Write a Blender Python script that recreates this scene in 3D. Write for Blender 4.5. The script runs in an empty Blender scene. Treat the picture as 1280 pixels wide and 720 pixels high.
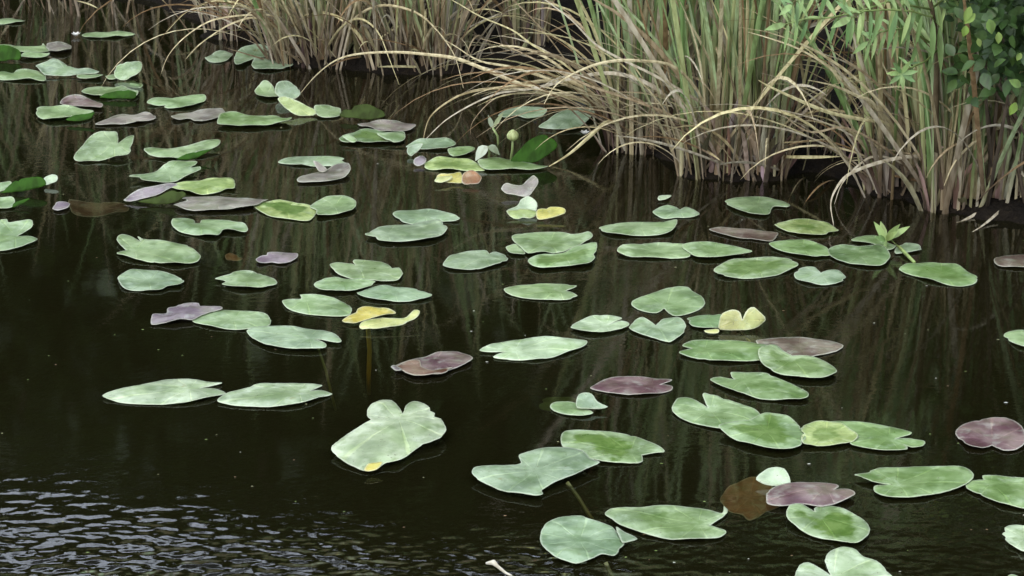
import bpy, bmesh, math, random
import numpy as np
from mathutils import Vector, Matrix, noise
from mathutils.geometry import delaunay_2d_cdt

random.seed(11)
R = math.radians
sc = bpy.context.scene
col = sc.collection

# ------------------------------------------------------------------ camera
CAM_H, PITCH, FPX = 2.5, R(19.0), 3195.0          # focal length in pixels of a 1280 wide picture
cam_d = bpy.data.cameras.new('camera')
cam = bpy.data.objects.new('camera', cam_d)
col.objects.link(cam)
cam.location = (0, 0, CAM_H)
cam.rotation_euler = (R(90) - PITCH, 0, 0)
cam_d.sensor_width = 36.0
cam_d.lens = FPX / 1280 * 36
cam_d.clip_start = 0.05
cam_d.clip_end = 2000
sc.camera = cam
CP, SP = math.cos(PITCH), math.sin(PITCH)


def ray(px, py):
    a = (px - 640) / FPX
    b = (360 - py) / FPX
    return Vector((a, CP + b * SP, -SP + b * CP))


def on_water(px, py, z=0.0):
    d = ray(px, py)
    t = (z - CAM_H) / d.z
    return Vector((0, 0, CAM_H)) + d * t


def at(px, py, Y):
    d = ray(px, py)
    t = Y / d.y
    return Vector((0, 0, CAM_H)) + d * t


# ------------------------------------------------------------------ scene helpers
def tag(o, label=None, cat=None, group=None, kind=None):
    if label: o['label'] = label
    if cat: o['category'] = cat
    if group: o['group'] = group
    if kind: o['kind'] = kind
    return o


def empty(name, loc):
    o = bpy.data.objects.new(name, None)
    o.location = loc
    o.empty_display_size = 0.05
    col.objects.link(o)
    return o


class MB:
    """collects vertices, faces and per-vertex colours, builds ONE mesh object"""
    def __init__(s): s.v, s.f, s.c = [], [], []

    def build(s, name, m, parent=None, loc=None, smooth=True):
        me = bpy.data.meshes.new(name)
        o = Vector(loc) if loc is not None else Vector((0, 0, 0))
        me.from_pydata([tuple(Vector(p) - o) for p in s.v], [], s.f)
        if s.c:
            a = me.color_attributes.new('tone', 'FLOAT_COLOR', 'POINT')
            a.data.foreach_set('color', [x for c in s.c for x in (c[0], c[1], c[2], 1.0)])
        if smooth:
            me.polygons.foreach_set('use_smooth', [True] * len(me.polygons))
        me.materials.append(m)
        me.update()
        ob = bpy.data.objects.new(name, me)
        col.objects.link(ob)
        if parent is not None:
            ob.parent = parent
            ob.location = o - Vector(parent.location)
        else:
            ob.location = o
        return ob

    def tube(s, pts, radii, n=6, c=None):
        base = len(s.v)
        pts = [Vector(p) for p in pts]
        for i, p in enumerate(pts):
            t = (pts[min(i + 1, len(pts) - 1)] - pts[max(i - 1, 0)]).normalized()
            u = t.orthogonal().normalized()
            w = t.cross(u)
            for k in range(n):
                a = 2 * math.pi * k / n
                s.v.append(p + (u * math.cos(a) + w * math.sin(a)) * radii[i])
                if c is not None: s.c.append(c)
        for i in range(len(pts) - 1):
            for k in range(n):
                k2 = (k + 1) % n
                s.f.append((base + i * n + k, base + i * n + k2, base + (i + 1) * n + k2, base + (i + 1) * n + k))
        s.f.append(tuple(base + k for k in range(n))[::-1])
        s.f.append(tuple(base + (len(pts) - 1) * n + k for k in range(n)))

    def ribbon(s, pts, side, widths, cols, keel=0.25):
        """a grass blade: centre line pts, a side vector per point, V-shaped section"""
        base = len(s.v)
        n = len(pts)
        for i in range(n):
            t = (pts[min(i + 1, n - 1)] - pts[max(i - 1, 0)]).normalized()
            sd = side[i] - t * side[i].dot(t)
            sd.normalize()
            nn = t.cross(sd)
            w = widths[i] * 0.5
            s.v += [pts[i] - sd * w + nn * w * keel, pts[i] - nn * w * keel, pts[i] + sd * w + nn * w * keel]
            s.c += [cols[i]] * 3
        for i in range(n - 1):
            a = base + i * 3
            s.f += [(a, a + 1, a + 4, a + 3), (a + 1, a + 2, a + 5, a + 4)]

    def leaf(s, p, d, up, L, W, c, bend=0.15):
        """small pointed oval leaf starting at p along d"""
        d = d.normalized()
        sd = d.cross(up)
        if sd.length < 1e-3: sd = d.orthogonal()
        sd.normalize()
        nn = sd.cross(d)
        base = len(s.v)
        prof = [(0, .08), (.2, .75), (.45, 1.0), (.72, .72), (1.0, .05)]
        for t, w in prof:
            q = p + d * (L * t) - nn * (bend * L * t * t)
            s.v += [q - sd * (W * .5 * w) + nn * (.12 * W * w), q, q + sd * (W * .5 * w) + nn * (.12 * W * w)]
            s.c += [c] * 3
        for i in range(len(prof) - 1):
            a = base + i * 3
            s.f += [(a, a + 1, a + 4, a + 3), (a + 1, a + 2, a + 5, a + 4)]


def mix3(a, b, t):
    t = min(1, max(0, t))
    return tuple(a[i] + (b[i] - a[i]) * t for i in range(3))


# ------------------------------------------------------------------ materials
def new_mat(name):
    m = bpy.data.materials.new(name)
    m.use_nodes = True
    nt = m.node_tree
    for n in list(nt.nodes): nt.nodes.remove(n)
    out = nt.nodes.new('ShaderNodeOutputMaterial')
    return m, nt, out


def N(nt, t, **kw):
    n = nt.nodes.new(t)
    for k, v in kw.items():
        if k.startswith('i_'):
            key = k[2:]
            n.inputs[int(key) if key.isdigit() else key.replace('_', ' ')].default_value = v
        else:
            setattr(n, k, v)
    return n


def M_(nt, op, a, b=None, clamp=False):
    n = nt.nodes.new('ShaderNodeMath')
    n.operation = op
    n.use_clamp = clamp
    for i, x in enumerate((a, b)):
        if x is None: continue
        if isinstance(x, (int, float)): n.inputs[i].default_value = x
        else: nt.links.new(x, n.inputs[i])
    return n.outputs[0]


def MixC(nt, fac, a, b, mode='MIX'):
    n = nt.nodes.new('ShaderNodeMix')
    n.data_type = 'RGBA'
    n.blend_type = mode
    for sock, x in ((n.inputs[0], fac), (n.inputs[6], a), (n.inputs[7], b)):
        if isinstance(x, (int, float)): sock.default_value = x
        elif isinstance(x, tuple): sock.default_value = (*x, 1) if len(x) == 3 else x
        else: nt.links.new(x, sock)
    return n.outputs[2]


def ramp(nt, x, lo, hi):
    n = nt.nodes.new('ShaderNodeMapRange')
    n.interpolation_type = 'SMOOTHSTEP'
    nt.links.new(x, n.inputs[0])
    n.inputs[1].default_value = lo
    n.inputs[2].default_value = hi
    return n.outputs[0]


def pad_material():
    m, nt, out = new_mat('lily_pad_leaf')
    L = nt.links.new
    oi = N(nt, 'ShaderNodeObjectInfo')
    ed = N(nt, 'ShaderNodeAttribute', attribute_name='edge').outputs['Fac']      # metres from the rim
    pv = N(nt, 'ShaderNodeAttribute', attribute_name='polar').outputs['Vector']   # angle round the stalk, distance from it
    tc = N(nt, 'ShaderNodeTexCoord')
    off = N(nt, 'ShaderNodeVectorMath', operation='ADD')
    L(tc.outputs['Object'], off.inputs[0])
    rv = N(nt, 'ShaderNodeCombineXYZ')
    L(M_(nt, 'MULTIPLY', oi.outputs['Random'], 37.0), rv.inputs[0])
    L(M_(nt, 'MULTIPLY', oi.outputs['Random'], 91.0), rv.inputs[1])
    L(rv.outputs[0], off.inputs[1])
    co = off.outputs[0]

    def noi(scale, detail=3, rough=.55):
        n = N(nt, 'ShaderNodeTexNoise')
        n.inputs['Scale'].default_value = scale
        n.inputs['Detail'].default_value = detail
        n.inputs['Roughness'].default_value = rough
        L(co, n.inputs['Vector'])
        return n.outputs['Fac']
    sp = N(nt, 'ShaderNodeSeparateXYZ')
    L(pv, sp.inputs[0])
    base = oi.outputs['Color']
    n1, n2, n3 = noi(9), noi(38, 5), noi(150, 2)
    pale = MixC(nt, .16, MixC(nt, 1.0, base, (1.7, 1.62, 1.7), 'MULTIPLY'), (.52, .58, .42))
    c = MixC(nt, ramp(nt, n1, .36, .62), base, pale, 'MIX')
    n5 = noi(22, 6, .68)
    c = MixC(nt, M_(nt, 'MULTIPLY', ramp(nt, n5, .52, .64), .55), c, MixC(nt, .3, c, (.55, .62, .50)))
    c = MixC(nt, M_(nt, 'MULTIPLY', ramp(nt, n2, .45, .75), .5), c, MixC(nt, 1.0, c, (.55, .62, .45), 'MULTIPLY'))
    # green heart under a water film, its missing sky sheen put into the colour
    heart = M_(nt, 'ADD', ed, M_(nt, 'ADD', M_(nt, 'MULTIPLY', M_(nt, 'SUBTRACT', n2, .5), .06), M_(nt, 'MULTIPLY', M_(nt, 'SUBTRACT', n1, .5), .12)))
    patch = M_(nt, 'MULTIPLY', ramp(nt, heart, .022, .048), oi.outputs['Alpha'])
    c = MixC(nt, patch, c, MixC(nt, ramp(nt, n5, .4, .62), (0.065, 0.12, 0.02), (0.11, 0.175, 0.04)))
    c = MixC(nt, M_(nt, 'MULTIPLY', ramp(nt, noi(13, 4, .6), .46, .64), .6), c, MixC(nt, 1.0, c, (.62, .72, .5), 'MULTIPLY'))
    # veins fanning from the stalk
    wob = M_(nt, 'MULTIPLY', M_(nt, 'SUBTRACT', n2, .5), .5)
    an = M_(nt, 'ADD', M_(nt, 'MULTIPLY', sp.outputs[0], 9.0), wob)
    vein = ramp(nt, M_(nt, 'COSINE', an), .93, 1.0)
    vein = M_(nt, 'MULTIPLY', vein, ramp(nt, sp.outputs[1], .004, .03))
    c = MixC(nt, M_(nt, 'MULTIPLY', vein, .6), c, MixC(nt, 1.0, c, (1.5, 1.45, 1.35), 'MULTIPLY'))
    # thin paler rim, broken up by noise
    rim = M_(nt, 'SUBTRACT', 1.0, ramp(nt, M_(nt, 'ADD', ed, M_(nt, 'MULTIPLY', n2, .005)), .0025, .0075))
    c = MixC(nt, M_(nt, 'MULTIPLY', rim, .7), c, MixC(nt, .55, c, (.58, .60, .46)))
    # specks, insect holes and blotches
    spk = ramp(nt, n3, .67, .72)
    c = MixC(nt, M_(nt, 'MULTIPLY', spk, .7), c, (0.09, 0.07, 0.035))
    n4 = noi(16, 4, .7)
    bl = ramp(nt, n4, .66, .74)
    c = MixC(nt, M_(nt, 'MULTIPLY', bl, .6), c, MixC(nt, 1.0, c, (.75, .55, .3), 'MULTIPLY'))
    bmp = N(nt, 'ShaderNodeBump')
    bmp.inputs['Distance'].default_value = .002
    bmp.inputs['Strength'].default_value = .8
    L(M_(nt, 'ADD', M_(nt, 'MULTIPLY', n2, .9), M_(nt, 'MULTIPLY', vein, -.5)), bmp.inputs['Height'])
    pr = N(nt, 'ShaderNodeBsdfPrincipled')
    L(c, pr.inputs['Base Color'])
    L(M_(nt, 'ADD', M_(nt, 'MULTIPLY', n5, .35), .16), pr.inputs['Roughness'])
    pr.inputs['IOR'].default_value = 1.5
    pr.inputs['Specular IOR Level'].default_value = .5
    L(bmp.outputs[0], pr.inputs['Normal'])
    tl = N(nt, 'ShaderNodeBsdfTranslucent')
    L(MixC(nt, 1.0, c, (.8, 1.0, .4), 'MULTIPLY'), tl.inputs['Color'])
    mx = N(nt, 'ShaderNodeMixShader')
    mx.inputs[0].default_value = .18
    L(pr.outputs[0], mx.inputs[1]); L(tl.outputs[0], mx.inputs[2])
    L(mx.outputs[0], out.inputs['Surface'])
    return m


def tone_material(name, rough=.5, transl=.3, streak=60.0, spec=.4):
    m, nt, out = new_mat(name)
    L = nt.links.new
    a = N(nt, 'ShaderNodeAttribute', attribute_name='tone').outputs['Color']
    tc = N(nt, 'ShaderNodeTexCoord')
    mp = N(nt, 'ShaderNodeMapping')
    mp.inputs['Scale'].default_value = (1, 1, .15)
    L(tc.outputs['Object'], mp.inputs[0])
    n = N(nt, 'ShaderNodeTexNoise')
    n.inputs['Scale'].default_value = streak
    n.inputs['Detail'].default_value = 4
    L(mp.outputs[0], n.inputs['Vector'])
    c = MixC(nt, M_(nt, 'MULTIPLY', ramp(nt, n.outputs['Fac'], .38, .66), .75), a, MixC(nt, 1.0, a, (.48, .43, .36), 'MULTIPLY'))
    pr = N(nt, 'ShaderNodeBsdfPrincipled')
    L(c, pr.inputs['Base Color'])
    pr.inputs['Roughness'].default_value = rough
    pr.inputs['Specular IOR Level'].default_value = spec
    tl = N(nt, 'ShaderNodeBsdfTranslucent')
    L(c, tl.inputs['Color'])
    mx = N(nt, 'ShaderNodeMixShader')
    mx.inputs[0].default_value = transl
    L(pr.outputs[0], mx.inputs[1]); L(tl.outputs[0], mx.inputs[2])
    L(mx.outputs[0], out.inputs['Surface'])
    return m


def mud_material():
    m, nt, out = new_mat('dark_mud')
    L = nt.links.new
    tc = N(nt, 'ShaderNodeTexCoord')
    n = N(nt, 'ShaderNodeTexNoise'); n.inputs['Scale'].default_value = 7; n.inputs['Detail'].default_value = 8
    n2 = N(nt, 'ShaderNodeTexNoise'); n2.inputs['Scale'].default_value = 60; n2.inputs['Detail'].default_value = 4
    L(tc.outputs['Object'], n.inputs['Vector']); L(tc.outputs['Object'], n2.inputs['Vector'])
    c = MixC(nt, ramp(nt, n.outputs['Fac'], .35, .7), (.005, .004, .003), (.012, .009, .006))
    c = MixC(nt, M_(nt, 'MULTIPLY', ramp(nt, n2.outputs['Fac'], .55, .7), .5), c, (.02, .015, .009))
    pr = N(nt, 'ShaderNodeBsdfPrincipled')
    L(c, pr.inputs['Base Color'])
    pr.inputs['Roughness'].default_value = .9
    pr.inputs['Specular IOR Level'].default_value = .08
    b = N(nt, 'ShaderNodeBump'); b.inputs['Distance'].default_value = .02
    L(n2.outputs['Fac'], b.inputs['Height']); L(b.outputs[0], pr.inputs['Normal'])
    L(pr.outputs[0], out.inputs['Surface'])
    return m


def water_material():
    m, nt, out = new_mat('pond_water')
    L = nt.links.new
    tc = N(nt, 'ShaderNodeTexCoord')
    P = tc.outputs['Object']
    sp = N(nt, 'ShaderNodeSeparateXYZ'); L(P, sp.inputs[0])

    def noi(scale, detail, vec=P, sx=1.0, sy=1.0, dist=0.0):
        mp = N(nt, 'ShaderNodeMapping'); mp.inputs['Scale'].default_value = (sx, sy, 1)
        L(vec, mp.inputs[0])
        n = N(nt, 'ShaderNodeTexNoise')
        n.inputs['Scale'].default_value = scale
        n.inputs['Detail'].default_value = detail
        n.inputs['Distortion'].default_value = dist
        L(mp.outputs[0], n.inputs['Vector'])
        return n.outputs['Fac']
    # a breath of wind ruffles the open water towards the near left, the rest lies calm
    gust = noi(1.1, 2)
    x_, y_ = sp.outputs[0], sp.outputs[1]
    edge = M_(nt, 'ADD', M_(nt, 'ADD', y_, M_(nt, 'MULTIPLY', x_, .10)), M_(nt, 'MULTIPLY', M_(nt, 'SUBTRACT', gust, .5), 1.1))
    wind = M_(nt, 'POWER', M_(nt, 'SUBTRACT', 1.0, ramp(nt, edge, WIND_LO, WIND_HI)), 1.7)
    wind = M_(nt, 'MULTIPLY', wind, M_(nt, 'ADD', M_(nt, 'MULTIPLY', noi(3.2, 2), 1.4), .3))
    rip = noi(19, 1.3, sx=.85, sy=1.15, dist=.1)
    fine = noi(42, 2, sx=.5, sy=1.3)
    calm = noi(5, 3, sx=.7)
    patch = ramp(nt, noi(1.9, 3), .42, .72)
    h = M_(nt, 'ADD', M_(nt, 'MULTIPLY', M_(nt, 'MULTIPLY', rip, wind), RIP_A), M_(nt, 'MULTIPLY', calm, .0006))
    h = M_(nt, 'ADD', h, M_(nt, 'MULTIPLY', fine, M_(nt, 'ADD', M_(nt, 'MULTIPLY', patch, .0004), M_(nt, 'MULTIPLY', wind, .0002))))
    b = N(nt, 'ShaderNodeBump')
    b.inputs['Distance'].default_value = 1.0
    L(h, b.inputs['Height'])
    fr = N(nt, 'ShaderNodeFresnel'); fr.inputs['IOR'].default_value = 1.333
    L(b.outputs[0], fr.inputs['Normal'])
    gl = N(nt, 'ShaderNodeBsdfGlossy')
    gl.inputs['Roughness'].default_value = .045
    gl.inputs['Color'].default_value = (1, 1, 1, 1)
    L(b.outputs[0], gl.inputs['Normal'])
    tr = N(nt, 'ShaderNodeBsdfTransparent'); tr.inputs['Color'].default_value = (.9, .92, .8, 1)
    df = N(nt, 'ShaderNodeBsdfDiffuse'); df.inputs['Color'].default_value = (*MURK, 1)
    body = N(nt, 'ShaderNodeMixShader'); body.inputs[0].default_value = .3
    L(tr.outputs[0], body.inputs[1]); L(df.outputs[0], body.inputs[2])
    mx = N(nt, 'ShaderNodeMixShader')
    L(fr.outputs[0], mx.inputs[0]); L(body.outputs[0], mx.inputs[1]); L(gl.outputs[0], mx.inputs[2])
    L(mx.outputs[0], out.inputs['Surface'])
    va = N(nt, 'ShaderNodeVolumeAbsorption')
    va.inputs['Color'].default_value = (.72, .55, .2, 1)
    va.inputs['Density'].default_value = 5.0
    L(va.outputs[0], out.inputs['Volume'])
    return m


WIND_LO, WIND_HI, RIP_A = 5.0, 5.95, .020
MURK = (.0135, .0125, .004)
M_PAD = pad_material()
M_REED = tone_material('reed_blade', .5, .3)
M_DRY = tone_material('dry_blade', .75, .2, spec=.2)
M_LEAF = tone_material('green_leaf', .45, .35, 40)
M_FLAP = tone_material('lily_underside', .6, .4, 30, .12)
M_STEM = tone_material('lily_stalk', .5, .1, 30)
M_PETAL = tone_material('petal', .5, .3, 80)
M_BARK = tone_material('bark', .85, 0.0, 30, .2)
M_MUD = mud_material()
M_WATER = water_material()

# ------------------------------------------------------------------ terrain and water
SHORE_PX = [(-900, -40), (-200, 0), (60, -8), (170, 2), (250, 34), (325, 74), (400, 90), (480, 96), (560, 98), (640, 88), (700, 84),
            (742, 112), (775, 178), (800, 198), (850, 215), (900, 232), (960, 232), (1010, 222), (1080, 240), (1140, 262), (1200, 276),
            (1260, 284), (1400, 300), (1900, 330)]
SHORE = [on_water(*p).xy for p in SHORE_PX]
SX = np.array([p[0] for p in SHORE]); SY = np.array([p[1] for p in SHORE])


def shore_dist(X, Y):
    """signed distance to the far shoreline, positive on land"""
    d = np.full(X.shape, 1e9)
    for i in range(len(SX) - 1):
        ax, ay, bx, by = SX[i], SY[i], SX[i + 1], SY[i + 1]
        t = np.clip(((X - ax) * (bx - ax) + (Y - ay) * (by - ay)) / ((bx - ax) ** 2 + (by - ay) ** 2), 0, 1)
        d = np.minimum(d, np.hypot(X - ax - t * (bx - ax), Y - ay - t * (by - ay)))
    land = Y > np.interp(X, SX, SY)
    return np.where(land, d, -d)


def ground_z(X, Y):
    d = shore_dist(X, Y)
    z = np.interp(d, [-6, -1.2, -.35, -.05, .12, .6, 3, 40], [-.75, -.55, -.32, -.08, .05, .08, .14, .8])
    near = np.interp(Y, [-3, 0, 2, 3.5], [1, 1, .75, 0])
    return z * (1 - near) + .55 * near


xs = np.unique(np.concatenate([np.linspace(-400, -20, 12), np.linspace(-20, -3, 30), np.linspace(-3, 3, 121), np.linspace(3, 20, 30), np.linspace(20, 400, 12)]))
ys = np.unique(np.concatenate([np.linspace(-300, -4, 10), np.linspace(-4, 7, 40), np.linspace(7, 12, 111), np.linspace(12, 30, 24), np.linspace(30, 600, 14)]))
GX, GY = np.meshgrid(xs, ys)
GZ = ground_z(GX, GY)
g = MB()
for j in range(len(ys)):
    for i in range(len(xs)):
        x, y = GX[j, i], GY[j, i]
        z = GZ[j, i]
        if 6 < y < 13 and abs(x) < 4 and z > -.25:
            z += .035 * noise.noise(Vector((x * 5, y * 5, 0))) + .02 * noise.noise(Vector((x * 17, y * 17, 3)))
        g.v.append((x, y, z))
w_ = len(xs)
for j in range(len(ys) - 1):
    for i in range(w_ - 1):
        a = j * w_ + i
        g.f.append((a, a + 1, a + w_ + 1, a + w_))
tag(g.build('ground', M_MUD), 'dark wet mud bank and pond bed under the reeds', None, None, 'structure')

wb = MB()
x0, x1, y0, y1, zb = -45., 45., .2, 18., -1.2
wb.v = [(x0, y0, 0), (x1, y0, 0), (x1, y1, 0), (x0, y1, 0), (x0, y0, zb), (x1, y0, zb), (x1, y1, zb), (x0, y1, zb)]
wb.f = [(0, 1, 2, 3), (7, 6, 5, 4), (0, 4, 5, 1), (1, 5, 6, 2), (2, 6, 7, 3), (3, 7, 4, 0)]
tag(wb.build('water', M_WATER, smooth=False), 'dark still pond water with wind ripples at the near left', None, None, 'structure')


# ------------------------------------------------------------------ lily pads
TILE = {a + str(i + 1): (i * 320, j * 180) for j, a in enumerate('ABCD') for i in range(4)}
TYPES = {'g': (.134, .193, .084), 'G': (.096, .157, .048), 'y': (.20, .255, .08), 'm': (.13, .108, .092), 'p': (.082, .036, .044),
         'b': (.075, .046, .036), 'w': (.235, .29, .178), 'd': (.08, .14, .05), 'l': (.115, .083, .10), 'n': (.11, .036, .005), 'k': (.075, .026, .016),
         'c': (.27, .265, .085), 'Y': (.30, .255, .03), 'o': (.05, .075, .015), 'B': (.17, .055, .007),
         's': (.136, .190, .108), 'v': (.033, .095, .008)}


def parse(tile, s):
    ox, oy = TILE[tile] if tile in TILE else (0, 0)
    k = .25 if tile in TILE else 1.0
    pts = []
    for w in s.split():
        sharp = w.endswith('!')
        x, y = w.rstrip('!').split(',')
        pts.append((ox + float(x) * k, oy + float(y) * k, sharp))
    return pts


def smooth_loop(P):
    """closed Catmull-Rom through the points, corner kept where flagged"""
    n = len(P)
    out = []
    for i in range(n):
        p0, p1, p2, p3 = P[i - 1], P[i], P[(i + 1) % n], P[(i + 2) % n]
        a, b = Vector(p1[:2]), Vector(p2[:2])
        t1 = Vector((0, 0)) if p1[2] else (b - Vector(p0[:2])) * .42
        t2 = Vector((0, 0)) if p2[2] else (Vector(p3[:2]) - a) * .42
        L = (b - a).length
        for t in (t1, t2):
            if t.length > L: t *= L / t.length
        k = max(2, min(9, int(L / .008)))
        for q in range(k):
            u = q / k
            h = (2 * u ** 3 - 3 * u ** 2 + 1, u ** 3 - 2 * u ** 2 + u, -2 * u ** 3 + 3 * u ** 2, u ** 3 - u ** 2)
            out.append(a * h[0] + t1 * h[1] + b * h[2] + t2 * h[3])
    return out


pad_count = [0]


def blade_mesh(name, pts_px, color, m, tilt=0., lift=0., patch=.3, parent=None, curl=1.0, wavy=1.0, thick=.0014, base_y=None, cup=0.0, tone=None):
    """one leaf as a solid, gently uneven sheet; outline on the water plane or on a plane rising from it"""
    i = pad_count[0]; pad_count[0] += 1
    yb = base_y if base_y is not None else max(p[1] for p in pts_px)
    cxp = sum(p[0] for p in pts_px) / len(pts_px)
    z0 = .003 + .0012 * (i % 3) + lift
    Y0 = on_water(cxp, yb, z0).y
    ct, st = math.cos(R(tilt)), math.sin(R(tilt))
    O = Vector((0, Y0, z0))
    U, V, Nn = Vector((1, 0, 0)), Vector((0, ct, st)), Vector((0, -st, ct))
    P = []
    for x, y, s in pts_px:
        d = ray(x, y)
        t = (O - Vector((0, 0, CAM_H))).dot(Nn) / d.dot(Nn)
        h = Vector((0, 0, CAM_H)) + d * t - O
        P.append((h.dot(U), h.dot(V), s))
    loop = smooth_loop(P)
    # tiny nicks so that no rim is a perfect curve
    loop = [p + Vector((noise.noise(Vector((p.x * 60, p.y * 60, i))), noise.noise(Vector((p.x * 60, p.y * 60, i + 50))))) * .0016 for p in loop]
    rr = random.Random(i)
    c = sum(loop, Vector((0, 0))) / len(loop)
    for _ in range(rr.choice((0, 1, 2, 3)) if len(loop) > 24 else 0):       # insect bites and tears in the rim
        k0 = rr.randrange(len(loop)); dep = rr.uniform(.003, .008)
        for dk, f in ((-1, .35), (0, 1.0), (1, rr.uniform(.2, .9))):
            p = loop[(k0 + dk) % len(loop)]
            loop[(k0 + dk) % len(loop)] = p + (c - p).normalized() * dep * f
    side = Vector((rr.uniform(-1, 1), rr.uniform(.1, 1))).normalized()
    side_lift = max(0.0, rr.uniform(-.008, .009)) * min(1.5, curl)
    xs_, ys_ = [p.x for p in loop], [p.y for p in loop]
    arr = np.array([(p.x, p.y) for p in loop])
    nxt = np.roll(arr, -1, axis=0)
    step = max(.008, (max(xs_) - min(xs_)) / 26)

    def rim_d(q):
        ab = nxt - arr
        t = np.clip(((q - arr) * ab).sum(1) / np.maximum((ab * ab).sum(1), 1e-12), 0, 1)
        return float(np.sqrt((((arr + ab * t[:, None]) - q) ** 2).sum(1).min()))
    vs = list(loop)
    y = min(ys_); row = 0
    while y < max(ys_):
        x = min(xs_) + (row % 2) * step * .5
        while x < max(xs_):
            q = np.array((x + rr.uniform(-.2, .2) * step, y + rr.uniform(-.2, .2) * step))
            if rim_d(q) > step * .45: vs.append(Vector(q))
            x += step
        y += step * .87; row += 1
    n = len(loop)
    v2, e2, f2, *_ = delaunay_2d_cdt([Vector((v.x, v.y)) for v in vs], [(k, (k + 1) % n) for k in range(n)], [], 1, 1e-6)
    sharp = [p for p in P if p[2]]
    if sharp:                                             # the stalk sits at the root of the notch, or near it
        k = min(sharp, key=lambda p: (Vector(p[:2]) - c).length)
        stalk = Vector(k[:2]).lerp(c, .35)
    else:
        stalk = c
    size = max(xs_) - min(xs_)
    verts, edge, pol = [], [], []
    loc = O + U * c.x + V * c.y
    fold = Vector((rr.uniform(-1, 1), rr.uniform(-1, 1))).normalized()
    for v in v2:
        d = rim_d(np.array((v.x, v.y)))
        q = Vector((v.x * 9, v.y * 9, i * 7.3))
        h = wavy * (.0065 * (noise.noise(q) + .4) * min(1, size / .15) + .005 * abs((v - stalk).dot(fold)) / max(size, .05))
        cu = max(0.0, noise.noise(Vector((v.x * 13, v.y * 13, i * 3.1 + 9))) + .25)
        h *= .12 + .88 * min(1.0, d / .035) ** 1.3
        h += curl * .007 * math.exp(-d / .010) * cu
        h += cup * (1 - math.exp(-((v - c).length / (.45 * size)) ** 2)) * .05
        h += side_lift * max(0.0, (v - c).dot(side) / (.5 * size) - .15) ** 2 * 1.4
        h = max(h, 0) if tilt < 1 else h
        w = O + U * v.x + V * v.y + Nn * h - loc
        verts.append(tuple(w))
        edge.append(d)
        dv = v - stalk
        pol += [math.atan2(dv.y, dv.x), dv.length, 0]
    me = bpy.data.meshes.new(name)
    faces = []
    for f in f2:
        a, b, cc = (v2[k] for k in f[:3])
        faces.append(tuple(f) if (b - a).cross(cc - a) > 0 else tuple(reversed(f)))
    me.from_pydata(verts, [], faces)
    a = me.attributes.new('edge', 'FLOAT', 'POINT'); a.data.foreach_set('value', edge)
    a = me.attributes.new('polar', 'FLOAT_VECTOR', 'POINT'); a.data.foreach_set('vector', pol)
    if tone:
        a = me.color_attributes.new('tone', 'FLOAT_COLOR', 'POINT')
        a.data.foreach_set('color', [x for _ in v2 for x in (*tone, 1)])
    me.polygons.foreach_set('use_smooth', [True] * len(me.polygons))
    me.materials.append(m)
    me.update()
    ob = bpy.data.objects.new(name, me)
    col.objects.link(ob)
    lum = 1 + rr.uniform(-.13, .10)
    jit = [k * lum * (1 + rr.uniform(-.03, .03)) for k in color]
    ob.color = (*jit, patch)
    so = ob.modifiers.new('thickness', 'SOLIDIFY')
    so.thickness = thick
    so.offset = -1
    if parent is not None:
        ob.parent = parent
        ob.location = loc - Vector(parent.location)
    else:
        ob.location = loc
    return ob


PADS = []


def pad(tile, pts, typ, label, tilt=0, lift=0., patch=.3, name='lily_pad', cat='lily pad', group='lily pads floating on the pond', flaps=(), stem=None, **kw):
    """a pad; flaps are turned-up lobes seen from below, stem its stalk going down into the water"""
    P = parse(tile, pts)
    if tile in ('A1', 'A2', 'B1'):                        # the crowded far corner curls the most
        kw.setdefault('curl', 1.9); kw.setdefault('wavy', 1.7)
    if not flaps and not stem:
        under = typ in 'vo'
        o = blade_mesh(name, P, TYPES[typ], M_FLAP if under else M_PAD, tilt, lift, patch, tone=TYPES[typ] if under else None, **kw)
        return tag(o, label, cat, group)
    cx = sum(p[0] for p in P) / len(P); by = max(p[1] for p in P)
    root = empty(name, on_water(cx, by, .004))
    tag(root, label, cat, group)
    blade_mesh('leaf_blade', P, TYPES[typ], M_PAD, tilt, lift, patch, parent=root, **kw)
    for fl in flaps:
        pname, fpts, ft, ftilt = fl[:4]
        green = ft in 'vo'
        o = blade_mesh(pname, parse(tile, fpts), TYPES[ft], M_FLAP if green else M_PAD, ftilt, lift + .002 + (fl[4] if len(fl) > 4 else 0), .1,
                       parent=root, tone=TYPES[ft] if green else None, curl=.4)
        if len(fl) > 5: o['label'] = fl[5]
    if stem:
        (sx, sy), (dx, dy, dz), r, c = stem
        p = on_water(sx, sy, 0.0)
        q = p + Vector((dx, dy, dz))
        mb = MB()
        mb.tube([p + Vector((0, 0, .004)), p.lerp(q, .35) + Vector((0.004, 0, 0)), p.lerp(q, .7), q], [r, r, r, r * .9], 7, c)
        mb.build('stalk', M_STEM, root, p)
    return root


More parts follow.
